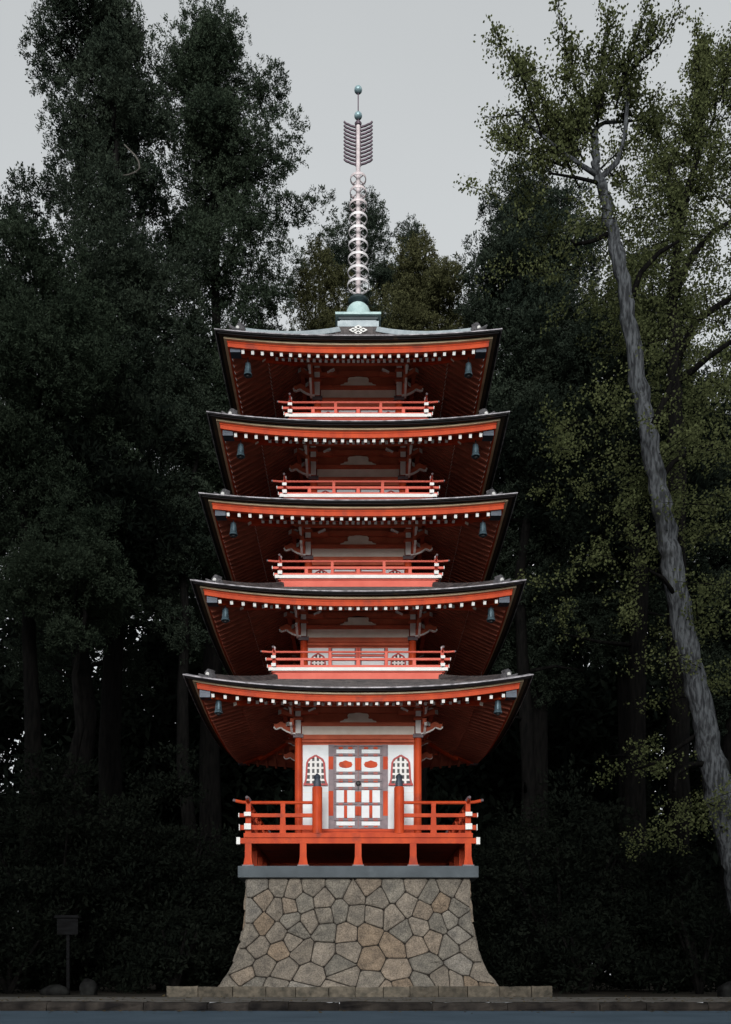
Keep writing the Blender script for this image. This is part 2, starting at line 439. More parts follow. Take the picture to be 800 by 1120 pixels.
def bracket(t, sx, k):
    """corner bracket set over a pillar, arms reaching sideways and outward"""
    w = t['w']; zb = t['zb']; top = t['zs']
    mx = RZ(k)
    m = MB()
    y = -(w + .07)
    x = sx * w
    hgt = top - (zb - .085)
    H = [(0.0, .37, .105), (.46, .61, .105), (.69, .92, .105)]
    proj = [.11, .15, .19]
    for (a, b, wd), pj in zip(H, proj):
        z0 = zb - .085 + hgt * a; z1 = zb - .085 + hgt * b
        m.box((x, -(w + pj / 2) - .02, (z0 + z1) / 2), (wd, pj, z1 - z0), 0, mx, front=1)
        m.box((x, -(w + pj / 2) - .02, z1 + .026), (wd + .07, pj + .03, .048), 0, mx)
    # cross arm inside the bay
    zz = zb - .085 + hgt * .58
    m.box((x - sx * .22, -(w + .10), zz), (.34, .08, .07), 0, mx)
    m.bar((x - sx * .34, -(w + .14), zz + .09), (x - sx * .20, -(w + .14), zz + .02), .05, .035, 1, mx)
    # curved arms outward, white lower edges
    def arm(path, thick, yy):
        lower = [(x + sx * px, zb + pz) for px, pz in path]
        upper = [(px, pz + thick * f) for (px, pz), f in zip(lower, np.linspace(1.25, .55, len(lower)))]
        poly = lower + upper[::-1]
        if sx < 0:
            poly = poly[::-1]
        m.plate(poly, yy - .035, yy + .035, 0, mx)
        for (a, b) in zip(lower[:-1], lower[1:]):
            m.bar((a[0], yy - .02, a[1] - .004), (b[0], yy - .02, b[1] - .004), .045, .026, 1, mx)
    nose = [(.05, -.085), (.14, -.075), (.22, -.045), (.29, -.005), (.33, .03), (.37, .02), (.42, .0), (.46, .015), (.47, .05)]
    arm(nose, .13, -(w + .10))
    h3 = hgt * .62
    arm([(.10, h3 - .17), (.20, h3 - .15), (.27, h3 - .12), (.33, h3 - .085), (.38, h3 - .075)], .08, -(w + .12))
    arm([(.20, h3 - .06), (.28, h3 - .03), (.34, h3 + .03), (.42, h3 + .07), (.47, h3 + .075)], .09, -(w + .14))
    # diagonal arms
    for j, L in enumerate((.20, .34, .5)):
        z = zb + hgt * (.1 + .27 * j)
        m.bar((x, -w, z), (sx * (w + L), -(w + L), z + .01), .09, .08, 0, mx, cap1=1)
    # purlin block high on the outer side
    m.box((x - sx * .12, -(w + .36), top - .10), (.08, .06, .13), 0, mx, front=1)
    return m

def wall(t, ti):
    w, zb, zf, zs = t['w'], t['zb'], t['zf'], t['zs']
    wl = MB()
    yw = w - .05
    wl.box((0, 0, (zf + zs) / 2 + .02), (2 * yw, 2 * yw, zs - zf + .10), 0)
    wo = part(wl, 'wall', ['red_wood'])
    for sx in (-1, 1):
        for sy in (-1, 1):
            p = MB()
            p.lathe([(.072, 0), (.072, zb - .10 - zf)], (sx * w, sy * w, zf), 14, 0)
            p.box((sx * w, sy * w, zb - .12), (.20, .20, .07), 1)
            part(p, 'pillar', ['red', 'grey_trim'], wo, smooth=False)
    bm = MB()
    for k in range(4):
        mx = RZ(k)
        bm.box((0, -(w + .005), zb - .135), (2 * w - .16, .11, .085), 0, mx)      # head beam under the band
        bm.box((0, -(w - .02), zb - .205), (2 * w - .15, .07, .055), 0, mx)
        bm.box((0, -(w + .012), zb + .115), (2 * w + .1, .10, .065), 0, mx)       # beam over the band
        bm.box((0, -(w + .30), zs - .17), (2 * w + .9, .08, .10), 0, mx)           # outer purlin
        bm.box((0, -(w + .0), zs - .22), (2 * w + .3, .07, .10), 0, mx)
    part(bm, 'beam', ['red_wood'], wo)
    for k in range(4):
        mx = RZ(k)
        bd = MB(); bd.box((0, -(w - .005), zb), (2 * w - .14, .05, .165), 0, mx)
        part(bd, 'plaster_band', ['cream'], wo)
        kz = zb + .150
        pts = [(-.36, 0), (-.35, .03), (-.29, .045), (-.27, .07), (-.21, .075), (-.19, .11), (-.21, .14), (-.18, .175), (-.1, .18), (-.04, .192)]
        poly = [(x, kz + z) for x, z in pts] + [(-x, kz + z) for x, z in pts[::-1]]
        ks = MB(); ks.plate(poly, -(w + .035), -(w - .06), 0, mx)
        part(ks, 'frog_leg_strut', ['cream'], wo)
    return wo

def lattice_window(parent_name, cx, z0, hgt, half, y, mx=Matrix.Identity(4), arch=True):
    fr = MB(); la = MB(); bk = MB()
    if arch:
        out = [(1.0, 0), (.86, .2), (.82, .5), (.78, .74), (.62, .86), (.30, .93), (0, 1.0)]
    else:
        out = [(1.0, 0), (1.0, 1.0), (0, 1.0)]
    R = [(cx + a * half, z0 + b * hgt) for a, b in out]
    Lf = [(cx - a * half, z0 + b * hgt) for a, b in out[:-1]][::-1]
    poly = R + Lf
    bk.plate(poly[::-1], y - .012, y + .01, 0, mx)
    o = part(bk, parent_name, ['black'])
    th = half * .085
    for a, b in zip(poly, poly[1:] + poly[:1]):
        fr.bar((a[0], y - .02, a[1]), (b[0], y - .02, b[1]), .03, th * 2, 0, mx, up=(0, 1, 0)) if False else fr.bar((a[0], y - .02, a[1]), (b[0], y - .02, b[1]), .035, th * 2, 0, mx)
    fr.bar((cx - half * 1.12, y - .025, z0), (cx + half * 1.12, y - .025, z0), .05, th * 2, 0, mx)
    part(fr, 'window_frame', ['lattice_red'], o)
    def hw(f):
        for (a0, b0), (a1, b1) in zip(out[:-1], out[1:]):
            if b0 <= f <= b1:
                return half * (a0 + (a1 - a0) * (f - b0) / max(b1 - b0, 1e-6))
        return half
    for q in (-.42, 0, .42):
        f = 0.0
        while f < 1 and hw(f + .02) > abs(q) * half + .02 and f < .97:
            f += .02
        la.box((cx + q * half, y - .022, z0 + hgt * f / 2), (half * .20, .018, hgt * f), 0, mx)
    for f in ((.16, .36, .57, .77) if arch else (.33, .66)):
        h = hw(f)
        la.box((cx, y - .0235, z0 + hgt * f), (2 * h - th, .018, hgt * .07 if arch else hgt * .09), 0, mx)
    part(la, 'window_lattice', ['white'], o)
    return o

def storey_front_1(t):
    """ground storey: door leaves, framed wall panels, cusped windows; other three sides get plaster and windows"""
    w = t['w']; q = .003366
    X = lambda c: (c - 395) * q
    Z = lambda c: 5.085 - c * q
    y = -(w - .05)
    for sx in (-1, 1):
        p = MB()
        x0, x1 = (X(72), X(222)) if sx < 0 else (X(568), X(718))
        p.box(((x0 + x1) / 2, y - .012, (Z(545) + Z(52)) / 2), (x1 - x0, .028, Z(52) - Z(545)), 0)
        p.box(((x0 + x1) / 2, y - .016, Z(330)), (x1 - x0, .028, .006), 1)
        part(p, 'plaster_panel', ['plaster', 'cream'])
        lattice_window('cusped_window', (x0 + x1) / 2, Z(285), Z(115) - Z(285), .215, y - .032)
        # door post: purple grey with vermilion stretches
        d = MB()
        xa, xb = (X(222), X(252)) if sx < 0 else (X(538), X(568))
        for (c0, c1, mi) in ((52, 122, 0), (122, 197, 1), (197, 322, 0), (322, 467, 1), (467, 545, 0)):
            d.box(((xa + xb) / 2, y - .03, (Z(c0) + Z(c1)) / 2), (xb - xa, .07, Z(c0) - Z(c1)), mi)
        d.box((xb if sx < 0 else xa, y - .05, (Z(52) + Z(545)) / 2), (.012, .06, Z(52) - Z(545)), 0)
        part(d, 'door_post', ['grey_trim', 'red'])
    # leaves
    rows = [(80, 102, 1), (122, 208, 1), (228, 250, 1), (275, 297, 1), (317, 388, 2), (407, 478, 2), (500, 522, 1)]
    for sx in (-1, 1):
        xl, xr = (X(252), X(394)) if sx < 0 else (X(396), X(538))
        dl = MB()
        dl.box(((xl + xr) / 2, y - .012, (Z(52) + Z(545)) / 2), (xr - xl, .045, Z(52) - Z(545)), 0)
        pa, pb = (268, 375) if sx < 0 else (415, 522)
        yy = y - .037
        # vermilion accents of rails and stiles
        mid = (pa + pb) / 2
        for c0, c1 in ((64, 78), (104, 120), (210, 226), (252, 273), (299, 315), (390, 405), (480, 498), (524, 540)):
            for dx in (-28, 28):
                dl.box((X(mid + dx), yy, (Z(c0) + Z(c1)) / 2), (24 * q, .034, (c1 - c0) * q * .75), 1)
        st = 386 if sx < 0 else 404
        for c0, c1 in ((130, 200), (325, 385), (412, 465)):
            dl.box((X(st), yy, (Z(c0) + Z(c1)) / 2), (16 * q, .040, (c1 - c0) * q), 1)
        for c0, c1 in ((317, 388), (407, 478)):
            dl.box((X(mid), yy, (Z(c0) + Z(c1)) / 2), (17 * q, .037, (c1 - c0) * q), 1)
        for c in (60, 112, 218, 262, 308, 398, 490, 536):
            dl.box((X(mid), yy + .002, Z(c)), ((pb - pa + 22) * q, .046, 5 * q), 0)
        do = part(dl, 'door_leaf', ['grey_trim', 'red'])
        for c0, c1, n in rows:
            spans = [(pa, pb)] if n == 1 else [(pa, pa + 44), (pb - 44, pb)]
            for a, b in spans:
                pm = MB(); pm.box(((X(a) + X(b)) / 2, yy - .001, (Z(c0) + Z(c1)) / 2), (X(b) - X(a), .014, Z(c0) - Z(c1)), 0)
                part(pm, 'door_panel', ['plaster'], do)
        em = MB()
        ex, ez = X(mid), Z(168)
        half = [(-40, 0), (-34, 14), (-18, 18), (0, 25), (18, 18), (34, 14), (40, 0), (34, -12), (18, -18), (0, -20), (-18, -18), (-34, -12)]
        em.plate([(ex + a * q, ez + b * q) for a, b in half][::-1], yy - .018, yy - .004, 0)
        part(em, 'door_emblem', ['red'], do)
        if sx > 0:
            hd = MB(); hd.lathe([(.0, 0), (.05, 0), (.05, .03), (.03, .045), (.0, .05)], (0, 0, 0), 12, 0, Matrix.Translation((X(396), yy - .005, Z(278))) @ Matrix.Rotation(PI / 2, 4, 'X'))
            hd.box((X(396), yy - .02, Z(300)), (.03, .02, .09), 0)
            part(hd, 'door_lock', ['black'], do)
    sl = MB(); sl.box((0, -(w - .0), Z(552)), (2 * w - .16, .10, .05), 0); sl.box((0, -(w - .01), Z(575) + .02), (2 * w - .15, .09, .10), 0)
    part(sl, 'door_sill', ['red'])
    for k in (1, 2, 3):
        p = MB()
        for sx in (-1, 0, 1):
            p.box((sx * .70, y - .012, 4.08), (.62, .03, 1.62), 0, RZ(k))
        part(p, 'plaster_panel', ['plaster'])

def storey_front(t):
    """upper storeys: a small door between two barred windows"""
    w, zf, zb = t['w'], t['zf'], t['zb']
    y = -(w - .05)
    ztop = zb - .27
    hgt = ztop - zf
    sc = w / 1.07
    for k in range(4):
        mx = RZ(k)
        dl = MB()
        dl.box((0, y - .008, zf + hgt / 2), (1.12 * sc, .03, hgt), 0, mx)
        for x in (-.56, -.02, .02, .56):
            dl.box((x * sc, y - .02, zf + hgt / 2), (.05, .05, hgt), 1, mx)
        for c in (.36, .72):
            dl.box((0, y - .016, zf + hgt * c + .02), (1.1 * sc, .04, .035), 1, mx)
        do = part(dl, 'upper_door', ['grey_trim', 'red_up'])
        for sx in (-1, 1):
            for a, b in ((.02, .33), (.44, .70), (.80, .98)):
                pm = MB(); pm.box((sx * .29 * sc, y - .02, zf + hgt * (a + b) / 2), (.44 * sc, .03, hgt * (b - a)), 0, mx)
                part(pm, 'door_panel', ['plaster'], do)
        if k == 0:
            for sx in (-1, 1):
                pl = MB(); pl.box((sx * .79 * sc, y - .006, zf + hgt / 2), (.40 * sc, .03, hgt), 0)
                part(pl, 'plaster_panel', ['plaster'])
                lattice_window('barred_window', sx * .79 * sc, zf + .06, hgt * .70, .17 * sc, y - .03, arch=True)

def balcony_upper(t):
    b, zf, rh = t['b'], t['zf'], t['rh']
    d = MB()
    d.box((0, 0, zf - .035), (2 * b + .10, 2 * b + .10, .05), 0)
    for k in range(4):
        mx = RZ(k)
        d.box((0, -(b + .055), zf - .012), (2 * b + .20, .07, .062), 1, mx)          # white deck edge
        d.box((0, -(b - .0), zf - .125), (2 * b - .02, .06, .12), 0, mx)            # salmon beam
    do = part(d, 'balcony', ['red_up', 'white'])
    lo, mi_, hi = zf + rh * .17, zf + rh * .58, zf + rh
    for k in range(4):
        mx = RZ(k)
        r = MB()
        y = -b
        r.box((0, y, lo), (2 * b + .24, .055, .05), 0, mx)
        r.box((0, y, mi_), (2 * b + .30, .05, .042), 0, mx)
        r.tube([(-b - .24, y, hi + .012), (-b - .1, y, hi), (b + .1, y, hi), (b + .24, y, hi + .012)], .019, 8, 0, mx)
        for sx in (-1, 1):
            r.tube([(sx * (b + .235), y, hi + .012), (sx * (b + .26), y, hi + .015)], .021, 8, 1, mx)
            # white ends of this side's rails seen head on
            r.box((sx * (b + .125), y, lo), (.012, .085, .062), 2, mx)
            r.box((sx * (b + .155), y, mi_), (.012, .082, .052), 2, mx)
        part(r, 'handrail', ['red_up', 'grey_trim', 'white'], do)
        n = 6
        for i in range(1, n):
            x = -b + 2 * b * i / n
            z1 = hi if i % 2 == 0 else mi_
            p = MB(); p.box((x, y, (zf + z1) / 2), (.07 if i % 2 else .06, .05, z1 - zf), 0, mx, taper=.85)
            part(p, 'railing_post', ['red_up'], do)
        c = MB(); c.box((-b, y, (zf + hi) / 2 + .015), (.062, .062, hi - zf + .03), 0, mx)
        c.lathe([(.02, 0), (.02, .02), (.034, .045), (.030, .075), (.0, .098)], (-b, y, hi + .02), 12, 1, mx)
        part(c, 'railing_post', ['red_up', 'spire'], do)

def balcony_ground(t):
    b, zf = t['b'], t['zf']
    d = MB()
    d.box((0, 0, zf - .03), (2 * b + .14, 2 * b + .14, .06), 0)
    for k in range(4):
        mx = RZ(k)
        d.box((0, -(b + .055), zf - .035), (2 * b + .12, .06, .085), 0, mx)
        d.box((0, -(b + .01), zf - .135), (2 * b + (.30 if k % 2 == 0 else -.12), .11, .10), 0, mx)
        for sx in ((-1, 1) if k % 2 == 0 else ()):
            d.box((sx * (b + .185), -(b + .01), zf - .135), (.07, .12, .13), 1, mx)
    do = part(d, 'balcony', ['red', 'white'])
    lo, mi_, hi = 3.137, 3.376, 3.616
    nx = .765
    y = -b
    for k in range(4):
        mx = RZ(k)
        spans = [(-b - .17, -nx), (nx, b + .17)] if k == 0 else [(-b - .17, b + .17)]
        for a, c in spans:
            r = MB()
            ta, tc = (a - .07 if a < -b else a), (c + .07 if c > b else c)
            mid = (max(a, -b) + min(c, b)) / 2
            r.box(((a + c) / 2, y, mi_), (c - a, .06, .068), 0, mx)
            r.box(((a + c) / 2, y, lo + .01), (c - a - .04, .07, .088), 0, mx)
            r.box(((max(a, -b) + min(c, b)) / 2, y + .005, lo - .063), (min(c, b) - max(a, -b), .05, .075), 0, mx) if False else None
            p = [(a, hi), (c, hi)]
            pts = []
            if a < -b: pts += [(ta, y, hi + .035), (a + .06, y, hi + .008), (a + .22, y, hi)]
            else: pts += [(a, y, hi)]
            if c > b: pts += [(c - .22, y, hi), (c - .06, y, hi + .008), (tc, y, hi + .035)]
            else: pts += [(c, y, hi)]
            r.tube(pts, .031, 8, 0, mx)
            for e_, s in ((ta, -1), (tc, 1)):
                if abs(e_) > b:
                    r.tube([(e_ + s * -.005, y, hi + .035), (e_ + s * .05, y, hi + .05)], .028, 8, 1, mx)
                    r.box((s * (b + .175), y, mi_), (.014, .125, .075), 2, mx)
                    r.box((s * (b + .165), y, lo + .01), (.014, .125, .11), 2, mx)
            part(r, 'handrail', ['red', 'grey_trim', 'white'], do)
            xs = [mid] if k == 0 else [-b + 2 * b * i / 6 for i in range(1, 6)]
            for x in xs:
                q = MB(); q.box((x, y, (zf + hi) / 2), (.115, .075, hi - zf), 0, mx, taper=.62)
                q.box((x, y, hi - .05), (.085, .07, .045), 0, mx)
                part(q, 'railing_post', ['red'], do)
        c = MB(); c.box((-b, y, (zf + hi) / 2), (.115, .115, hi - zf), 0, mx, taper=.72)
        c.lathe([(.035, 0), (.05, .02), (.055, .05), (.03, .085), (.0, .12)], (-b, y, hi + .0), 10, 1, mx)
        part(c, 'railing_post', ['red', 'grey_trim'], do)
    for sx in (-1, 1):
        n = MB(); n.lathe([(.094, 0), (.094, .86), (.086, .875)], (sx * nx, y - .01, zf), 18, 0)
        n.lathe([(.072, 0), (.072, .12), (.056, .13), (.056, .155), (.06, .165), (.068, .19), (.058, .22), (.02, .25), (.0, .27)], (sx * nx, y - .01, zf + .87), 16, 1)
        part(n, 'newel_post', ['red', 'blue_metal'], do, smooth=False)
    for ix in range(-2, 3):
        for iy in range(-2, 3):
            if max(abs(ix), abs(iy)) < 2:
                continue
            x, yy = ix * 1.025, iy * 1.025
            l = MB(); z0 = 2.415
            l.box((x, yy, z0 + .015), (.215, .215, .03), 1)
            pr = [(.178, .03), (.15, .10), (.124, .18), (.118, .46)]
            for (w0, h0), (w1, h1) in zip(pr[:-1], pr[1:]):
                l.box((x, yy, z0 + (h0 + h1) / 2), (w0, w0, h1 - h0), 0, None, taper=w1 / w0)
            part(l, 'leg', ['red', 'grey_trim'], do)

for ti, t in enumerate(TIERS):
    roof(t, ti)
    wall(t, ti)
    for k in range(4):
        for sx in (-1, 1):
            part(bracket(t, sx, k), 'corner_bracket', ['red_wood', 'white'])
    if ti == 0:
        storey_front_1(t); balcony_ground(t)
    else:
        storey_front(t); balcony_upper(t)

# spire
sp = MB()
sp.tube([(0, 0, 14.40), (0, 0, 15.6), (0, 0, 17.2), (0, 0, 18.08)], [.052, .050, .046, .042], 12, 0)
sp.tube([(0, 0, 18.08), (0, 0, 18.9)], .012, 8, 1)
sp.lathe([(.0, 0), (.06, 0), (.075, .04), (.05, .07), (.0, .09)], (0, 0, 18.09), 14, 1)
so_ = part(sp, 'spire', ['spire', 'spire_dark'], smooth=False)
bx = MB()
bx.box((0, 0, 13.53), (.90, .90, .14), 2)
bx.box((0, 0, 13.665), (.84, .84, .135), 0)
bx.box((0, 0, 13.76), (.74, .74, .06), 0)
bx.box((0, 0, 13.815), (.80, .80, .055), 1)
bx.box((0, 0, 13.866), (.93, .93, .046), 3)
part(bx, 'spire_base', ['patina_grey', 'patina_dark', 'shingle', 'patina'], so_)
dm = MB(); dm.lathe([(.25, 0), (.25, .26)] + [(.25 * math.cos(a), .26 + .25 * math.sin(a) * .9) for a in np.linspace(.1, PI / 2 - .05, 9)], (0, 0, 13.888), 28, 0)
part(dm, 'dome', ['patina'], so_, smooth=True)
pt = MB(); pt.lathe([(.06, 0), (.10, .03), (.20, .07), (.215, .10), (.09, .11), (.08, .15), (.12, .18), (.07, .21)], (0, 0, 14.33), 16, 0)
part(pt, 'lotus_cup', ['patina_dark'], so_)
for i in range(9):
    z = 14.74 + (16.97 - 14.74) * i / 8
    rr = .228 - .062 * i / 8
    rg = MB()
    rg.lathe([(rr - .012, -.022), (rr, -.026), (rr + .004, .0), (rr, .026), (rr - .012, .022)], (0, 0, z), 28, 0)
    rg.lathe([(rr - .012, .022), (rr - .018, .0), (rr - .012, -.022)], (0, 0, z), 28, 0)
    rg.f = [f for f in rg.f if len(f) <= 4]; rg.m = [0] * len(rg.f)
    for a in range(4):
        c, s = math.cos(a * PI / 2 + PI / 4), math.sin(a * PI / 2 + PI / 4)
        rg.bar((c * .05, s * .05, z), (c * (rr - .01), s * (rr - .01), z), .014, .02, 0)
    part(rg, 'spire_ring', ['spire_white' if i < 6 else 'spire'], so_)
for sx in (-1, 1):
    fl = MB()
    fl.bar((sx * .05, 0, 17.24), (sx * .05, 0, 18.06), .012, .03, 0, up=(0, 1, 0))
    for i in range(11):
        z = 17.29 + i * .078
        path = [(sx * .045, 0, z - .02), (sx * .10, 0, z), (sx * .15, 0, z + .012), (sx * .20, 0, z + .04), (sx * .25, 0, z + .055), (sx * .295, 0, z + .10)]
        for a, b in zip(path[:-1], path[1:]):
            fl.bar(a, b, .03, .030, 0)
    part(fl, 'flame_vane', ['spire_dark'], so_)
for z in (18.29, 18.83):
    bl = MB(); bl.lathe([(.083 * math.sin(a), -.070 * math.cos(a)) for a in np.linspace(.02, PI - .02, 12)], (0, 0, z), 18, 0)
    part(bl, 'spire_ball', ['ball'], so_, smooth=True)
cr = MB()
for dx, dz in ((0, .055), (0, -.055), (-.105, 0), (.105, 0)):
    cr.plate([(dx - .085, 13.43 + dz), (dx, 13.43 + dz - .045), (dx + .085, 13.43 + dz), (dx, 13.43 + dz + .045)], -.60, -.57, 0)
    cr.plate([(dx - .036, 13.43 + dz), (dx, 13.43 + dz - .02), (dx + .036, 13.43 + dz), (dx, 13.43 + dz + .02)], -.604, -.60, 1)
cr.box((0, -.52, 13.43), (.60, .10, .16), 2)
part(cr, 'crest_plaque', ['white', 'black', 'shingle'], so_)

# wind bells, hung from the corner of every roof
LV = ['lowest', 'second lowest', 'middle', 'second highest', 'topmost']
bell0 = None
for ti, t in enumerate(TIERS):
    for sx in (-1, 1):
        s = .54
        p = t['e'] - s
        z = t['ze'] - .36 + t['up'] * .75
        if bell0 is None:
            b = empty('wind_bell', (0, 0, 0), 'x', 'bell', 'wind bells under the roof corners')
            m = MB(); m.lathe([(.022, .11), (.05, .10), (.058, .02), (.064, -.06), (.082, -.115), (.078, -.12), (.058, -.06), (.03, .06)], (0, 0, 0), 16, 0)
            m.build('bell_body', ['bronze'], b)
            m = MB(); m.tube([(0, 0, .10), (0, 0, .30)], .010, 6, 0); m.lathe([(.0, 0), (.03, .0), (.0, .05)], (0, 0, .09), 8, 0); m.build('bell_hook', ['blue_metal'], b)
            m = MB(); m.tube([(0, 0, .04), (0, 0, -.12)], .006, 6, 0); m.lathe([(.0, -.17), (.04, -.15), (.035, -.125), (.0, -.115)], (0, 0, 0), 10, 0); m.build('bell_clapper', ['black'], b)
            bell0 = b
        else:
            b = bell0.copy(); COL.objects.link(b)
            for ch in list(bell0.children):
                c = ch.copy(); COL.objects.link(c); c.parent = b
        b.location = (sx * p, -p, z)
        b['label'] = 'blue green bronze bell hanging under the %s corner of the %s pagoda roof' % ('left' if sx < 0 else 'right', LV[ti])

# ------------------------------------------------------------------ stone plinth
def plinth_w(z):
    zs = [0, .2, .45, .7, 1.0, 1.3, 1.6, 2.2]; ws = [2.60, 2.53, 2.38, 2.27, 2.18, 2.13, 2.105, 2.085]
    return float(np.interp(z, zs, ws))
plinth = empty('stone_plinth', (0, 0, 0), 'battered plinth of irregular fitted granite stones under the pagoda', 'plinth')
def clip(poly, nx, ny, c):
    out = []
    for i in range(len(poly)):
        a, b = poly[i], poly[(i + 1) % len(poly)]
        da, db = a[0] * nx + a[1] * ny - c, b[0] * nx + b[1] * ny - c
        if da <= 0: out.append(a)
        if da * db < 0:
            f = da / (da - db); out.append((a[0] + (b[0] - a[0]) * f, a[1] + (b[1] - a[1]) * f))
    return out
ms = MB(); HT = 2.195
srng = random.Random(11)
for k in range(4):
    mx = RZ(k)
    # seeds in (u in metres at mean width, z)
    W = 2.25
    seeds = []
    rows = [(.10, 12), (.32, 10), (.60, 9), (.90, 10), (1.14, 12), (1.36, 10), (1.58, 11), (1.78, 10), (2.04, 8)]
    for ri, (z, n) in enumerate(rows):
        for i in range(n):
            u = -W + (2 * W) * (i + .5 + (.25 if ri % 2 else -.1)) / n
            edge = i in (0, n - 1)
            j = .03 if edge else .15
            if srng.random() < .16 and not edge:
                continue
            seeds.append((u + srng.uniform(-j, j) * 1.4, z + srng.uniform(-j, j)))
    def cell(i, gap):
        s = seeds[i]
        poly = [(-W, 0.0), (W, 0.0), (W, HT), (-W, HT)]
        for j, o in enumerate(seeds):
            if i == j: continue
            dx, dz = o[0] - s[0], o[1] - s[1]
            if dx * dx + dz * dz > 2.5: continue
            ln = math.hypot(dx, dz); nx, nz = dx / ln, dz / ln
            poly = clip(poly, nx, nz, ((s[0] + o[0]) / 2) * nx + ((s[1] + o[1]) / 2) * nz - gap)
            if len(poly) < 3: break
        return poly
    for it in range(2):
        new = []
        for i in range(len(seeds)):
            q = cell(i, 0); A = cx = cz = 0
            for a in range(len(q)):
                p0, p1 = q[a], q[(a + 1) % len(q)]
                cr = p0[0] * p1[1] - p1[0] * p0[1]; A += cr; cx += (p0[0] + p1[0]) * cr; cz += (p0[1] + p1[1]) * cr
            new.append((cx / (3 * A), cz / (3 * A)))
        seeds = new
    for i, s in enumerate(seeds):
        poly = [(-W, 0.0), (W, 0.0), (W, HT), (-W, HT)]
        for j, o in enumerate(seeds):
            if i == j: continue
            dx, dz = o[0] - s[0], o[1] - s[1]
            if dx * dx + dz * dz > 2.5: continue
            ln = math.hypot(dx, dz)
            nx, nz = dx / ln, dz / ln
            c = ((s[0] + o[0]) / 2) * nx + ((s[1] + o[1]) / 2) * nz - .0035
            poly = clip(poly, nx, nz, c)
            if len(poly) < 3: break
        if len(poly) < 3: continue
        cx = sum(p[0] for p in poly) / len(poly); cz = sum(p[1] for p in poly) / len(poly)
        # round off corners
        ring = []
        n = len(poly)
        for a in range(n):
            p, q = poly[a], poly[(a + 1) % n]
            for f in (.10, .36, .64, .90):
                wob = srng.uniform(-.014, .014)
                x = p[0] + (q[0] - p[0]) * f; z = p[1] + (q[1] - p[1]) * f
                ring.append((x + (cx - x) * abs(wob) * 2, z + (cz - z) * abs(wob) * 2))
        bul = srng.uniform(.0, .032); tx, tz = srng.uniform(-.05, .05), srng.uniform(-.06, .04)
        def P(x, z, o):
            wz = plinth_w(z)
            o2 = o + (tx * (x - cx) + tz * (z - cz))
            if abs(x) > W - .012: o2 = min(o2, .0)
            return (x / W * (wz + (o2 if abs(x) > W - .012 else 0)), -(wz + o2), z)
        vs = [P(x, z, -.045) for x, z in ring]
        vs += [P(x + (cx - x) * .012, z + (cz - z) * .012, .002) for x, z in ring]
        vs += [P(x + (cx - x) * .12, z + (cz - z) * .10, .012 + bul * .4 + srng.uniform(-.004, .004)) for x, z in ring]
        vs += [P(x + (cx - x) * .5, z + (cz - z) * .5, .014 + bul + srng.uniform(-.010, .010)) for x, z in ring]
        vs.append(P(cx, cz, .016 + bul))
        m_ = len(ring); fs = []
        for l in range(3):
            for a in range(m_):
                b = (a + 1) % m_
                fs.append((l * m_ + a, l * m_ + b, (l + 1) * m_ + b, (l + 1) * m_ + a))
        for a in range(m_):
            fs.append((3 * m_ + a, 3 * m_ + (a + 1) % m_, 4 * m_))
        ms.add(vs, fs, 0, mx)
    vs, fs = [], []
    zz = np.linspace(0, HT, 12)
    for z in zz:
        wz = plinth_w(z) - .03
        vs += [(-wz, -wz, z), (wz, -wz, z)]
    for j in range(11):
        fs.append((2 * j, 2 * j + 1, 2 * j + 3, 2 * j + 2))
    ms.add(vs, fs, 1, mx)
ms.build('masonry', ['stone', 'mortar'], plinth)
sl = MB(); sl.box((0, 0, 2.306), (4.46, 4.46, .216), 0)
slo = sl.build('cap_slab', ['slab'], plinth)
bv = slo.modifiers.new('bevel', 'BEVEL'); bv.width = .012; bv.segments = 2

# low course of border stones in front of the plinth
bw = MB(); brng = random.Random(5)
x = -3.38
while x < 3.36:
    wdt = brng.uniform(.46, .62)
    if x + wdt > 3.3: wdt = 3.42 - x
    h = brng.uniform(.185, .215); y0 = -3.12 + brng.uniform(-.015, .015)
    nx_, nz_ = 6, 4
    vs, fs = [], []
    # rounded rough block
    for j in range(nz_ + 1):
        for i in range(nx_ + 1):
            fx, fz = i / nx_, j / nz_
            ex = min(fx, 1 - fx) * wdt; ez = min(1 - fz, .5 + fz) * h
            off = -.03 * (min(1, ex / .05) + min(1, ez / .04)) / 2 + brng.uniform(-.008, .008)
            vs.append((x + .006 + fx * (wdt - .012), y0 + .03 + off, -.01 + fz * (h + brng.uniform(-.006, .006))))
    for j in range(nz_):
        for i in range(nx_):
            p = j * (nx_ + 1) + i; fs.append((p, p + 1, p + nx_ + 2, p + nx_ + 1))
    n0 = len(vs); tr = [nz_ * (nx_ + 1) + i for i in range(nx_ + 1)]
    for i in range(nx_ + 1):
        vs.append((x + .006 + i / nx_ * (wdt - .012), y0 + .42, h - .02))
    for i in range(nx_):
        fs.append((tr[i], tr[i + 1], n0 + i + 1, n0 + i))
    for i0, top in ((0, tr[0]), (nx_, tr[-1])):
        vs.append((vs[top][0], y0 + .42, -.01)); b = len(vs) - 1
        fs.append([j * (nx_ + 1) + i0 for j in range(nz_ + 1)] + [n0 + i0, b])
    bw.add(vs, fs, 0)
    x += wdt
tag(bw.build('stone_border', ['stone_low']), 'low course of rough rectangular stones lying along the foot of the plinth', 'stone border')

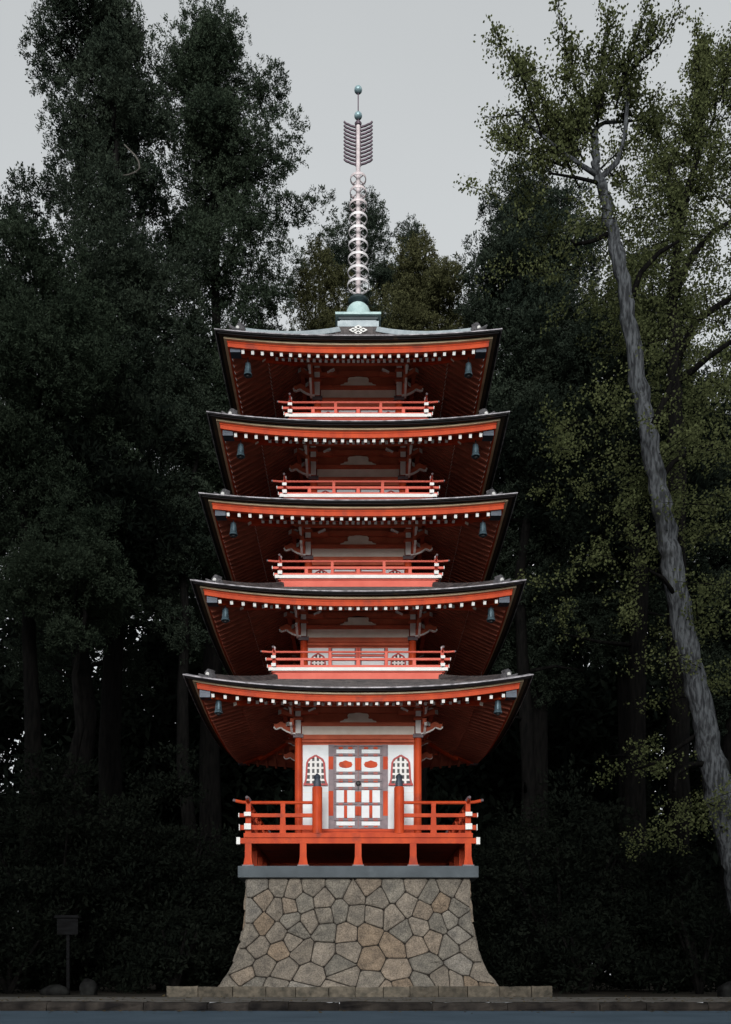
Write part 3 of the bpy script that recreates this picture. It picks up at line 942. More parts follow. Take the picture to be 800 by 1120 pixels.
# ------------------------------------------------------------------ ground, kerb, road
def sheet(name, x0, x1, y0, y1, z, m, nx=1, ny=1, amp=0, seed=0):
    g = MB(); r = random.Random(seed)
    vs = [(x0 + (x1 - x0) * i / nx, y0 + (y1 - y0) * j / ny, z + (r.uniform(-amp, amp) if 0 < j < ny else 0)) for j in range(ny + 1) for i in range(nx + 1)]
    fs = [(j * (nx + 1) + i, j * (nx + 1) + i + 1, (j + 1) * (nx + 1) + i + 1, (j + 1) * (nx + 1) + i) for j in range(ny) for i in range(nx)]
    g.add(vs, fs)
    return tag(g.build(name, [m]), kind='structure')
KY = -6.35
sheet('ground', -400, 400, KY + .2, 700, 0, 'earth')
sheet('road', -400, 400, -60, KY + .05, -.115, 'asphalt')
sheet('bounce_sheet', -60, 60, -58, -10.9, -.110, 'bounce_pale')  # unseen pale sheet added to bounce light up under the eaves
sheet('verge', -400, 400, KY + .16, -3.0, .004, 'verge')
kb = MB(); krng = random.Random(3)
x = -22.0
while x < 22:
    wdt = krng.uniform(.5, 1.6)
    h0, h1 = krng.uniform(-.012, .012), krng.uniform(-.012, .012)
    n = 5; vs, fs = [], []
    prof = [(0.0, -.14), (-.01, -.08), (.0, -.025), (.03, .0), (.25, .006)]
    for i in range(n + 1):
        f = i / n
        for (py, pz) in prof:
            vs.append((x + .006 + f * (wdt - .012), KY + py + krng.uniform(-.022, .022), pz + h0 + (h1 - h0) * f + krng.uniform(-.008, .008)))
    q = len(prof)
    for i in range(n):
        for j in range(q - 1):
            fs.append((i * q + j, (i + 1) * q + j, (i + 1) * q + j + 1, i * q + j + 1))
    fs.append(tuple(range(q))); fs.append(tuple(n * q + j for j in range(q)))
    kb.add(vs, fs)
    x += wdt
tag(kb.build('kerb', ['kerb']), kind='structure')
kf = MB(); kf.box((0, KY + .12, -.08), (800, .14, .12)); tag(kf.build('kerb_bed', ['mortar']), kind='structure')

# ------------------------------------------------------------------ vegetation
def rvec(rng, n):
    v = rng.normal(size=(n, 3)); return v / np.linalg.norm(v, axis=1, keepdims=True)

def blade_mesh(name, P, D, L, Wd, rng, m, parent=None, org=None, Nd=None):
    """P base points, D directions, L lengths, Wd widths -> diamond leaves (one island each)"""
    n = len(P)
    R = rvec(rng, n)
    if Nd is not None: R = Nd + R * .75
    S = np.cross(D, R); S /= (np.linalg.norm(S, axis=1, keepdims=True) + 1e-9)
    V = np.empty((n, 4, 3), np.float32)
    V[:, 0] = P
    V[:, 1] = P + D * (L * .55)[:, None] + S * (Wd * .5)[:, None]
    V[:, 2] = P + D * L[:, None]
    V[:, 3] = P + D * (L * .55)[:, None] - S * (Wd * .5)[:, None]
    if org is not None:
        V -= np.asarray(org, np.float32)
    me = bpy.data.meshes.new(name)
    me.vertices.add(4 * n); me.loops.add(4 * n); me.polygons.add(n)
    me.vertices.foreach_set('co', V.ravel())
    idx = np.arange(4 * n, dtype=np.int32)
    me.loops.foreach_set('vertex_index', idx)
    me.polygons.foreach_set('loop_start', idx[::4].copy())
    me.materials.append(M[m])
    me.update(calc_edges=True)
    o = bpy.data.objects.new(name, me); COL.objects.link(o)
    if parent is not None: o.parent = parent
    elif org is not None: o.location = org
    return o

def lobes_to_blades(lobes, rng, dens=9, per=9, bl=.26, bw=.07, droop=0.0):
    """tufts of small leaves over rounded boughs; every leaf faces roughly away from its bough's middle"""
    Ps, Ds, Ns = [], [], []
    for (c, r, flat) in lobes:
        n = max(4, int(dens * 4 * PI * r * r * .62))
        d = rvec(rng, n)
        keep = (d[:, 2] > -.35) | (rng.random(n) < .35)
        d = d[keep]; n = len(d)
        ph = rng.random(3) * 6
        lump = 1 + .22 * np.sin(d[:, 0] * 4 + ph[0]) * np.sin(d[:, 1] * 4 + ph[1]) + .16 * np.sin(d[:, 2] * 7 + ph[2])
        rf = (.60 + .40 * np.sqrt(rng.random(n))) * lump
        p = np.asarray(c) + d * (r * rf)[:, None] * np.array([1, 1, flat])
        td = d + np.array([0, 0, .40 - droop]) + rng.normal(size=(n, 3)) * .30
        td /= np.linalg.norm(td, axis=1, keepdims=True)
        P = np.repeat(p, per, 0) + rng.normal(size=(n * per, 3)) * (bl * .42)
        D = np.repeat(td, per, 0) * .8 + rng.normal(size=(n * per, 3)) * .75
        D /= np.linalg.norm(D, axis=1, keepdims=True)
        Ps.append(P); Ds.append(D); Ns.append(np.repeat(td + np.array([0, 0, .3]), per, 0))
    P = np.concatenate(Ps); D = np.concatenate(Ds)
    n = len(P)
    lobes_to_blades.N = np.concatenate(Ns)
    return P, D, bl * rng.uniform(.55, 1.25, n), bw * rng.uniform(.6, 1.3, n)

def conifer(name, label, px, d, prof, seed, leaf='leaf_dark', step=1.0, lobe=.75, dens=25, bl=.105, bw=.040, per=16, trunk_r=.45, gap=.12, group=None,
            cat='tree', bark='bark_dark', py_base=1089, extra=(), flat=.80, bare=1.4):
    """prof rows (py, left px, right px) describe the crown's outline; branches are grown round the trunk to it"""
    rng = np.random.default_rng(seed)
    k = d / F
    base = Vector(((px - VX) * k, CAM_Y + d, 0))
    root = empty(name, base, label, cat, group)
    rows = [(CAM_Z + (VY - py) * k, (px - l) * k, (r - px) * k) for py, l, r in prof]
    rows.sort()
    zs = [r[0] for r in rows]; Ls = [r[1] for r in rows]; Rs = [r[2] for r in rows]
    z0, z1 = zs[0], zs[-1]
    lobes, limbs = [], MB()
    z = z0
    while z < z1:
        l, r = np.interp(z, zs, Ls), np.interp(z, zs, Rs)
        m = max(.15, (l + r) / 2)
        Rc0 = lobe * 1.25
        nb = max(2, int(2 * PI * m / (Rc0 * 1.9)))
        a0 = rng.random() * 6.28
        for i in range(nb):
            if rng.random() < gap: continue
            a = a0 + 2 * PI * (i + rng.uniform(-.3, .3)) / nb
            c = math.cos(a); s = math.sin(a)
            R = (r if c > 0 else l) * abs(c) ** 1.2 + m * (1 - abs(c) ** 1.2)
            Rc = Rc0 * rng.uniform(.6, 1.25) * min(1, .35 + R / 3)
            Rt = max(.05, R * rng.uniform(.86, 1.12) - Rc * .85)
            zz = z + rng.uniform(-.5, .5) * step
            tip = np.array([c * Rt, s * Rt, zz + Rt * rng.uniform(-.02, .16)])
            start = np.array([0, 0, max(z0 - 1, zz - R * .14)])
            back = s > .35                                   # far side of the crown: same boughs, thinner foliage
            # one bough = a bunch of small rounded tufts round its tip, another nearer the trunk
            for q in range(4 if back else 7):
                o_ = rvec(rng, 1)[0] * rng.uniform(.25, .95) * np.array([1, 1, .62])
                lobes.append((tip + o_ * Rc, Rc * rng.uniform(.36, .58), flat))
            if Rt > 1.0:
                for q in range(3):
                    f = rng.uniform(.35, .75)
                    p = start + (tip - start) * f
                    lobes.append((p + rng.normal(size=3) * Rc * .4, Rc * rng.uniform(.45, .7), flat))
            if R > 1.2:
                limbs.tube([tuple(start), tuple(start + (tip - start) * .4 + np.array([0, 0, -.04 * R])), tuple(start + (tip - start) * .85)], [.05 + .012 * R, .04, .015], 5, 0)
        for q in range(3 if z > z0 + .35 * (z1 - z0) else 2):     # foliage close round the leader
            a = rng.random() * 6.28; f = rng.uniform(.1, .45) * m
            lobes.append((np.array([math.cos(a) * f, math.sin(a) * f - .15 * min(m, 1.5), z + rng.uniform(-.6, .6) * step]), min(Rc0 * .62, .25 + m * .5), .9))
        z += step * rng.uniform(.8, 1.2)
    for (ex, ey, er) in extra:
        p = at(ex, ey, d) - base
        lobes.append((np.array(p) + np.array([0, rng.uniform(-1.2, .4), 0]), er * k * 1.05, .9))
    lobes.append((np.array([0, 0, z1 - .1]), .4, 1.6))
    P, D, L, Wd = lobes_to_blades(lobes, rng, dens, per, bl, bw)
    blade_mesh('crown', P, D, L, Wd, rng, leaf, root, Nd=lobes_to_blades.N)
    tr = MB()
    H = z1 - bare
    pr = random.Random(seed)
    pts = [(pr.uniform(-.06, .06) * j, pr.uniform(-.06, .06) * j, H * j / 8) for j in range(9)]
    tr.tube(pts, [trunk_r * (1.35 if j == 0 else 1) * (1 - .95 * (j / 8) ** .85) + .015 for j in range(9)], 10, 0, None, .08, pr)
    tr.add(limbs.v, limbs.f, 0)
    to = tr.build('trunk', [bark], root, smooth=True)
    return root

# two tall conifers on the left
conifer('cypress_tree', 'tallest dark conifer with ragged broken top, leftmost behind the pagoda', 122, 32,
        [(-18, 100, 150), (10, 78, 168), (45, 26, 184), (72, 58, 196), (108, 22, 200), (150, 52, 202), (190, 34, 206), (245, 32, 208), (290, 10, 212), (340, -50, 218), (450, -80, 215), (600, -80, 205), (690, -40, 190)],
        21, 'leaf_dark', step=1.5, lobe=.95, gap=.30, trunk_r=.5)
conifer('cypress_tree', 'tall dense dark conifer with rounded shoulders next to the pagoda on its left', 232, 35,
        [(8, 220, 250), (38, 192, 270), (75, 178, 282), (108, 172, 314), (160, 170, 318), (198, 168, 342), (240, 174, 338), (262, 178, 332), (290, 182, 340), (345, 180, 338), (450, 170, 300), (600, 150, 285), (700, 170, 270)],
        22, 'leaf_mid', step=1.6, lobe=1.0, gap=.26, trunk_r=.5)
conifer('cypress_tree', 'olive tinged bushy conifer low in front of the tallest left tree', 38, 26,
        [(262, 30, 50), (285, 0, 85), (315, -20, 118), (350, -60, 132), (420, -70, 150), (500, -70, 140), (560, -60, 120)],
        23, 'leaf_mid', step=1.1, lobe=.8, gap=.08, trunk_r=.35, bl=.095, bw=.034)
conifer('cypress_tree', 'lowest feathery conifer at the left edge above the dark shrubs', 80, 24.5,
        [(560, 55, 105), (590, 20, 140), (630, -10, 160), (665, -20, 150), (700, 20, 120)],
        24, 'leaf_mid', step=.85, lobe=.62, gap=.1, trunk_r=.28, bl=.09, bw=.032)
conifer('cypress_tree', 'narrow dark conifer between the tall left trees and the pagoda roofs', 205, 29,
        [(372, 195, 215), (400, 170, 235), (460, 150, 240), (540, 140, 228), (620, 130, 222), (690, 140, 215)],
        25, 'leaf_dark', step=1.2, lobe=.8, gap=.18, trunk_r=.3)
# trees seen round the spire
conifer('cloud_pine', 'slender tree with cloud shaped tufts directly behind the spire rings', 402, 46,
        [(240, 385, 418), (255, 368, 428), (275, 360, 436), (300, 350, 444), (360, 345, 450), (520, 340, 450)],
        26, 'leaf_dark', step=1.7, lobe=.95, gap=.15, trunk_r=.16, bare=2.6,
        extra=[(400, 246, 15), (413, 252, 14), (390, 252, 13), (372, 262, 13), (385, 274, 15), (425, 268, 11), (404, 266, 15), (362, 284, 13), (376, 290, 14), (410, 290, 15)])
conifer('cloud_pine', 'smaller cloud tufted tree between the spire and the right hand conifer', 446, 44,
        [(264, 440, 458), (278, 432, 466), (300, 425, 470), (360, 420, 475), (500, 420, 475)],
        27, 'leaf_dark', step=1.5, lobe=.8, gap=.15, trunk_r=.14, bare=2.4,
        extra=[(451, 268, 10), (444, 278, 11), (457, 280, 10), (438, 294, 12), (452, 296, 12)])
conifer('olive_tree', 'olive green rounded tree left of the spire base', 350, 40,
        [(276, 340, 360), (292, 328, 378), (320, 318, 392), (350, 310, 398), (420, 300, 400), (540, 300, 400)],
        28, 'leaf_olive', step=1.3, lobe=.95, gap=.12, trunk_r=.3, bare=1.6,
        extra=[(350, 288, 12), (340, 302, 14), (362, 304, 14), (330, 322, 14), (352, 322, 17), (376, 326, 14), (322, 344, 14)])
conifer('olive_tree', 'yellowish green rounded tree right of the spire base', 462, 38,
        [(288, 446, 492), (304, 430, 508), (325, 416, 520), (350, 408, 526), (420, 405, 526), (540, 405, 520)],
        29, 'leaf_olive', step=1.3, lobe=.95, gap=.08, trunk_r=.3, bare=2.0,
        extra=[(462, 296, 15), (478, 300, 14), (448, 308, 15), (492, 312, 14), (466, 314, 18), (432, 326, 15), (505, 326, 14), (484, 328, 18), (450, 332, 18), (420, 346, 14)])
# right hand side
conifer('cypress_tree', 'broad dark conical conifer to the right of the pagoda top', 590, 33,
        [(192, 580, 602), (212, 556, 622), (248, 516, 655), (290, 498, 668), (340, 484, 676), (450, 475, 690), (600, 480, 700), (690, 500, 690), (760, 540, 650)],
        30, 'leaf_dark', step=1.3, lobe=.95, gap=.06, trunk_r=.5)
conifer('cypress_tree', 'dim conifer behind the leaning pale trunk', 690, 30,
        [(300, 680, 700), (340, 640, 740), (400, 610, 770), (500, 600, 790), (600, 600, 790), (700, 620, 770)],
        31, 'leaf_dark', step=1.3, lobe=.9, gap=.15, trunk_r=.42)
conifer('cypress_tree', 'dim conifer at the right edge behind the ginkgo leaves', 800, 31,
        [(400, 790, 815), (450, 740, 860), (520, 720, 880), (650, 710, 880), (760, 740, 860)],
        32, 'leaf_dark', step=1.3, lobe=.9, gap=.15, trunk_r=.4)

# deep wood behind: one mass nobody could count
wr = np.random.default_rng(77)
wl = []
for i in range(1500):
    y = wr.uniform(26, 46); x = wr.uniform(-34, 40) if i < 1150 else wr.uniform(-16, 16)
    top = 22.5 + 4.0 * math.sin(x * .37) * math.sin(x * .13 + 1) + 2.5 * math.sin(x * .9)
    z = wr.uniform(0, 1) ** .9 * max(6, top) if i < 1150 else wr.uniform(2, 15)
    wl.append((np.array([x, y, z]), wr.uniform(1.1, 2.1), .8))
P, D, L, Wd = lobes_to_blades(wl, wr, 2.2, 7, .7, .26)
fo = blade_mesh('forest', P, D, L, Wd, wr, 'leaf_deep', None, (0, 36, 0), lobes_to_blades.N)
tag(fo, 'dark mass of woodland closing the view behind the pagoda', 'woodland', kind='stuff')

# unseen trees added behind the camera to shade the sides, gapped for the pagoda
wr2 = np.random.default_rng(78); wl = []
for i in range(900):
    x = wr2.uniform(5.0, 36) if i % 2 else -wr2.uniform(7.5, 36); y = wr2.uniform(-38, -28)
    wl.append((np.array([x, y, wr2.uniform(0, 24)]), wr2.uniform(1.1, 2.0), .9))
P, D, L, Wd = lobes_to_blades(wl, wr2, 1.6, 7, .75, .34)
fo = blade_mesh('shade_treeline', P, D, L, Wd, wr2, 'leaf_deep', None, (0, -33, 0), lobes_to_blades.N)
tag(fo, 'unseen tree mass added behind the camera to shade both sides', 'woodland', kind='stuff')

# bare trunks standing in the gloom
trunk_specs = [(92, 27, .36, 560, 'thick dim trunk at far left above the dark shrubs'), (694, 27, .36, 560, 'straight dim trunk between pagoda and leaning ginkgo'),
               (575, 31, .28, 560, 'dim trunk just right of the lowest pagoda roof')]
for i, (px, d, r, ptop, lab) in enumerate(trunk_specs):
    k = d / F; pr = random.Random(40 + i); rg = np.random.default_rng(140 + i)
    b = Vector(((px - VX) * k, CAM_Y + d, 0)); H = CAM_Z + (VY - ptop) * k
    root = empty('forest_tree', b, lab, 'tree', 'tree trunks in the dark wood')
    t = MB(); t.tube([(pr.uniform(-.04, .04) * j, pr.uniform(-.04, .04) * j, H * j / 7) for j in range(8)], [r * (1.3 if j == 0 else 1) * (1 - .45 * j / 7) for j in range(8)], 10, 0, None, .08, pr)
    for j in range(5):
        z = H * pr.uniform(.4, .98); a = pr.uniform(0, 6.28); ln = pr.uniform(.8, 2)
        t.tube([(0, 0, z), (math.cos(a) * ln * .5, math.sin(a) * ln * .5, z + .1), (math.cos(a) * ln, math.sin(a) * ln, z + pr.uniform(-.3, .4))], [.07, .05, .02], 5, 0)
    t.build('trunk', ['bark_dark'], root, smooth=True)
    lob = [(np.array([rg.uniform(-1.8, 1.8), rg.uniform(-1.5, 1.5), H + rg.uniform(-1.0, 3.0)]), rg.uniform(.6, 1.0), .7) for _ in range(26)]
    P, D, L, Wd = lobes_to_blades(lob, rg, 8, 8, .26, .08)
    blade_mesh('crown', P, D, L, Wd, rg, 'leaf_deep', root)

# shrubs
def shrub(name, label, px, d, rx, h, seed, leaf='leaf_shrub', n=60, ry=None, lr=.45, bl=.14, bw=.06, dens=16, tiers=False, group=None):
    rng = np.random.default_rng(seed)
    k = d / F
    b = Vector(((px - VX) * k, CAM_Y + d, 0))
    root = empty(name, b, label, 'shrub', group)
    ry = ry or rx * .8
    lob = []
    for i in range(n):
        dr = rvec(rng, 1)[0]; dr[2] = abs(dr[2])
        f = rng.uniform(.55, 1.0)
        z = .15 + dr[2] * f * h
        if tiers: z = .2 + round(z / .7) * .7 + rng.uniform(-.1, .1)
        lob.append((np.array([dr[0] * rx * f, dr[1] * ry * f, z]), lr * rng.uniform(.7, 1.3), .5 if tiers else .8))
    P, D, L, Wd = lobes_to_blades(lob, rng, dens, 6, bl, bw)
    blade_mesh('foliage', P, D, L, Wd, rng, leaf, root, Nd=lobes_to_blades.N)
    st = MB(); pr = random.Random(seed)
    for j in range(6):
        a = pr.uniform(0, 6.28)
        st.tube([(0, 0, 0), (math.cos(a) * rx * .25, math.sin(a) * ry * .25, h * .35), (math.cos(a) * rx * .55, math.sin(a) * ry * .55, h * .7)], [.07, .05, .02], 6, 0)
    st.build('stems', ['bark_dark'], root)
    return root
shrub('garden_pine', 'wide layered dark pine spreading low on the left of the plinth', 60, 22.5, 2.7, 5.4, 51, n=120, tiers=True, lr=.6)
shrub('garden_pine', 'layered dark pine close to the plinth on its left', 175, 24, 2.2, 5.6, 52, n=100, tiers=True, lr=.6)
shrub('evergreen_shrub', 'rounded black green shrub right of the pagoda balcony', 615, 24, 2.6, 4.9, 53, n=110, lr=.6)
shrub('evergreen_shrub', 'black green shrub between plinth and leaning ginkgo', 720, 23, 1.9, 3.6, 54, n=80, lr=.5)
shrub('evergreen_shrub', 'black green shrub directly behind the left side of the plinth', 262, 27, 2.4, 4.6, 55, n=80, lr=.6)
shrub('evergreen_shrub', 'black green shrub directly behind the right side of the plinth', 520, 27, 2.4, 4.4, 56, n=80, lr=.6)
shrub('evergreen_shrub', 'small low shrub under the layered pine at far left', 10, 20, 1.2, 1.6, 57, n=40, lr=.35)
shrub('evergreen_shrub', 'small low shrub right of the low stone border', 640, 20.5, 1.1, 1.7, 58, n=40, lr=.35)
shrub('evergreen_shrub', 'tangled shrub left of the low stone border', 190, 20.5, 1.1, 1.9, 59, n=40, lr=.35)
shrub('evergreen_shrub', 'dark shrub at the foot of the leaning ginkgo', 765, 19.8, .9, 2.2, 60, n=36, lr=.35)

# fallen leaves along the kerb and on the road edge
lr_ = np.random.default_rng(91); n = 1500
P = np.stack([lr_.uniform(-9, 9, n), -6.3 + lr_.normal(size=n) * .55 + (lr_.random(n) < .5) * lr_.uniform(0, 3.2, n), np.zeros(n)], 1)
P[:, 2] = np.where(P[:, 1] > -6.33, .018, -.105)
D = np.stack([lr_.normal(size=n), lr_.normal(size=n), lr_.uniform(-.02, .12, n)], 1); D /= np.linalg.norm(D, axis=1, keepdims=True)
lo_ = blade_mesh('leaf_litter', P, D, lr_.uniform(.03, .075, n), lr_.uniform(.02, .05, n), lr_, 'leaf_litter', None, (0, -6, 0), np.tile(np.array([0., 0., 2.5]), (n, 1)))
tag(lo_, 'scattered fallen leaves along the kerb and road edge', 'fallen leaves', kind='stuff')

# ginkgos
def leaf_shoots(shoots, rng, k, r0=.20, step=.045, leaf=.075, per=8):
    Ps, Ds = [], []
    for pts, rr in shoots:
        pts = [np.asarray(p, float) for p in pts]
        for a, b in zip(pts[:-1], pts[1:]):
            ln = np.linalg.norm(b - a); n = max(1, int(ln / step))
            for i in range(n):
                f = (i + rng.random()) / n
                c = a + (b - a) * f + rng.normal(size=3) * rr * .75
                d = rvec(rng, per) + np.array([0, 0, .15]); d /= np.linalg.norm(d, axis=1, keepdims=True)
                Ps.append(c + rng.normal(size=(per, 3)) * .06); Ds.append(d)
    P = np.concatenate(Ps); D = np.concatenate(Ds); n = len(P)
    return P, D, leaf * rng.uniform(.7, 1.3, n), leaf * 1.05 * rng.uniform(.7, 1.3, n)

def ginkgo(name, label, d, trunk, limbs, tips, masses, seed, leaf=.050, cat='tree', dm=1.0, bark='bark_pale'):
    """trunk / limbs: (px, py, radius px) ; tips: (from px, py, to px, py) leafy shoots ; masses: (px, py, spread px, n) sprays of foliage"""
    rng = np.random.default_rng(seed); pr = random.Random(seed); k = d / F
    base = at(trunk[0][0], VY + CAM_Z * F / d, d); base.z = 0
    root = empty(name, base, label, cat)
    o = np.array(base)
    loc = lambda px, py, dy=0: np.array(at(px, py, d)) - o + np.array([0, dy, 0])
    t = MB()
    pts, rad = [], []
    for (a, b) in zip(trunk[:-1], trunk[1:]):
        for f in (0, .14, .28, .43, .57, .71, .86):
            p = loc(a[0] + (b[0] - a[0]) * f, a[1] + (b[1] - a[1]) * f) + np.array([pr.uniform(-.035, .035), pr.uniform(-.05, .05), 0])
            pts.append(tuple(p)); rad.append((a[2] + (b[2] - a[2]) * f) * k * pr.uniform(.80, .96))
    pts.append(tuple(loc(*trunk[-1][:2]))); rad.append(trunk[-1][2] * k)
    t.tube(pts, rad, 16, 0, None, .11, pr)
    to = t.build('trunk', [bark], root, smooth=True)
    lm = MB()
    for path in limbs:
        dy = pr.uniform(-.9, .9)
        n = len(path)
        P_ = [tuple(loc(p[0], p[1], dy * i / max(1, n - 1))) for i, p in enumerate(path)]
        one = MB(); one.tube(P_, [p[2] * k for p in path], 7, 0, None, .08, pr)
        one.build('limb', [bark if n > 4 else 'bark_dark'], to, smooth=True)
    shoots = []
    for (x0, y0, x1, y1) in tips:
        dy0 = pr.uniform(-.5, .5); dy1 = dy0 + pr.uniform(-.8, .8)
        a, b = loc(x0, y0, dy0), loc(x1, y1, dy1)
        m = (a + b) / 2 + rng.normal(size=3) * .12
        lm.tube([tuple(a), tuple(m), tuple(b)], [.022, .015, .006], 5, 0)
        shoots.append(([a + (m - a) * .2, m, b], .085))
        L = np.linalg.norm(b - a)
        for q in range(int(L / .21)):
            f = rng.uniform(.1, .9)
            s = a + (b - a) * f
            dirv = (b - a) / L * .6 + rng.normal(size=3) * .55 + np.array([0, 0, .35])
            e = s + dirv / np.linalg.norm(dirv) * rng.uniform(.3, .75) * (1.2 - f * .7)
            lm.tube([tuple(s), tuple(e)], [.012, .004], 4, 0)
            shoots.append(([s, e], .075))
    for (x, y, sp, n) in masses:
        for q in range(int(n * dm)):
            c = loc(x + rng.normal() * sp * .5, y + rng.normal() * sp * .32, rng.uniform(-1.0, 2.4))
            a = rng.uniform(0, 6.28); ln = rng.uniform(.5, 1.2)
            e = c + np.array([math.cos(a) * ln, math.sin(a) * ln * .8, rng.uniform(-.25, .2)])
            lm.tube([tuple(c), tuple(e)], [.012, .004], 4, 0)
            shoots.append(([c, e], .15))
    P, D, L, Wd = leaf_shoots(shoots, rng, k, leaf=leaf)
    cr_ = blade_mesh('crown', P, D, L, Wd, rng, 'leaf_ginkgo', root)
    tw = lm.build('twigs', ['bark_dark'], root)          # twigs belong to the crown: one mesh
    import bmesh
    bm = bmesh.new(); bm.from_mesh(cr_.data); nf = len(bm.faces); bm.from_mesh(tw.data)
    bm.faces.ensure_lookup_table()
    for i in range(nf, len(bm.faces)): bm.faces[i].material_index = 1
    bm.to_mesh(cr_.data); bm.free(); cr_.data.materials.append(M['bark_dark'])
    bpy.data.objects.remove(tw)
    return root

ginkgo('ginkgo_tree', 'leaning ginkgo with pale grey trunk and sparse yellow green leaves', 18.6,
       [(832, 1088, 27), (820, 1000, 21), (796, 900, 18), (777, 830, 15.5), (760, 740, 14), (737, 630, 13), (722, 545, 12), (705, 455, 11), (690, 360, 9.5), (674, 270, 8), (660, 215, 6.5), (652, 180, 5), (650, 150, 4)],
       [[(657, 195, 3.5), (675, 178, 3), (683, 150, 2.4), (685, 115, 2), (684, 88, 1.4)],
        [(654, 192, 3), (636, 185, 2.4), (612, 172, 1.8), (585, 155, 1.2), (560, 135, .8)],
        [(650, 150, 3.5), (656, 128, 2.6), (668, 112, 2), (690, 100, 1.4), (712, 88, .8)],
        [(650, 150, 2.5), (645, 120, 2), (635, 90, 1.4), (625, 60, .8)],
        [(668, 255, 2.8), (650, 258, 2.2), (634, 255, 1.8), (630, 245, 1.2)],
        [(735, 420, 3), (712, 470, 4)], [(718, 530, 4), (740, 500, 3), (770, 480, 2), (795, 470, 1.2)],
        [(690, 330, 4), (700, 300, 3), (720, 280, 2.4), (740, 270, 1.4)],
        [(776, 835, 4), (752, 838, 3), (735, 850, 2.5), (730, 870, 2)], [(768, 800, 3), (745, 815, 2.5), (722, 830, 1.8), (700, 835, 1)],
        [(655, 200, 2), (632, 196, 1.6), (600, 192, 1)], [(745, 660, 3), (720, 640, 2), (700, 640, 1.2)]],
       [(655, 150, 668, 2), (650, 140, 640, 48), (645, 130, 600, 28), (670, 130, 702, 28), (685, 115, 716, 40), (684, 120, 690, 60), (660, 125, 655, 70), (675, 100, 725, 75),
        (640, 160, 605, 60), (625, 170, 560, 52), (610, 165, 528, 118), (620, 175, 545, 165), (600, 155, 565, 100), (630, 170, 590, 90), (640, 150, 615, 95), (640, 175, 600, 135),
        (590, 160, 532, 90), (610, 180, 560, 172), (650, 150, 625, 85), (690, 105, 755, 90), (685, 130, 735, 110), (650, 160, 580, 130), (645, 140, 610, 110), (655, 130, 672, 45),
        (660, 175, 700, 150), (640, 185, 580, 185), (668, 190, 690, 165), (670, 110, 712, 60)],
       [(615, 205, 50, 20), (650, 240, 50, 14), (585, 140, 46, 24), (720, 250, 60, 30), (670, 430, 60, 26), (740, 480, 70, 40), (770, 560, 60, 36), (700, 520, 50, 22), (660, 620, 40, 14), (770, 660, 40, 24),
        (770, 740, 40, 18), (705, 822, 34, 14), (765, 900, 40, 22), (790, 860, 30, 12), (640, 470, 50, 14), (690, 590, 50, 14), (780, 420, 50, 26), (760, 350, 60, 24)],
       61, dm=.50)
ginkgo('ginkgo_tree', 'second leafy ginkgo at the upper right edge with dark forked branches', 23.5,
       [(742, 1084, 15), (742, 800, 13), (740, 520, 11), (738, 420, 9), (736, 330, 7), (742, 260, 5), (760, 180, 3.5), (772, 110, 2)],
       [[(736, 330, 5), (750, 290, 4), (775, 262, 3), (800, 250, 2)], [(738, 400, 5), (760, 355, 4), (790, 340, 3), (815, 320, 2)], [(742, 260, 3), (730, 210, 2.4), (732, 180, 2), (748, 152, 1.4)],
        [(740, 420, 4), (770, 400, 3), (800, 385, 2)], [(760, 180, 2), (785, 120, 1.6), (795, 60, 1)]],
       [(765, 160, 790, 2), (760, 150, 745, 62), (770, 140, 762, 40), (780, 130, 808, 40), (750, 200, 722, 120), (755, 190, 740, 110), (780, 160, 815, 90), (745, 240, 705, 170), (760, 200, 800, 150),
        (770, 110, 778, 45), (750, 180, 770, 90), (790, 120, 800, 30), (745, 230, 725, 160)],
       [(740, 150, 50, 60), (780, 110, 50, 50), (770, 210, 60, 80), (715, 200, 40, 40), (740, 270, 70, 80), (790, 300, 60, 60), (720, 330, 50, 40), (760, 380, 60, 44), (800, 200, 40, 36), (700, 270, 40, 26), (780, 440, 50, 30)],
       62, leaf=.056, dm=.5, bark='bark_dark')

# bleached dead limb curling from the tallest conifer
# (part of that tree)
tall = [o for o in COL.objects if o.name == 'cypress_tree'][0]
dl = MB()
b0 = Vector(tall.location)
pth = [(136, 158), (141, 163), (148, 170), (152, 177), (153, 184), (149, 188), (141, 191), (133, 192)]
dl.tube([tuple(at(x, y, 29.6) - b0) for x, y in pth], [.016, .02, .024, .026, .026, .022, .018, .010], 8, 0)
dl.build('dead_limb', ['dead_limb'], tall)

# ------------------------------------------------------------------ small things on the ground
p = at(75, 1050, 19.2)
sg = empty('notice_board', (p.x, p.y, 0), 'small grey roofed notice board on a single post', 'sign')
m = MB(); m.box((0, 0, .62), (.06, .06, 1.24), 0); m.build('post', ['sign_wood'], sg)
m = MB(); m.box((0, -.045, 1.36), (.42, .03, .32), 0); m.build('board', ['sign_wood'], sg)
m = MB()
m.plate([(-.26, 1.53), (.26, 1.53), (.22, 1.585), (-.22, 1.585)], -.12, .06, 0); m.build('roof', ['sign_wood'], sg)

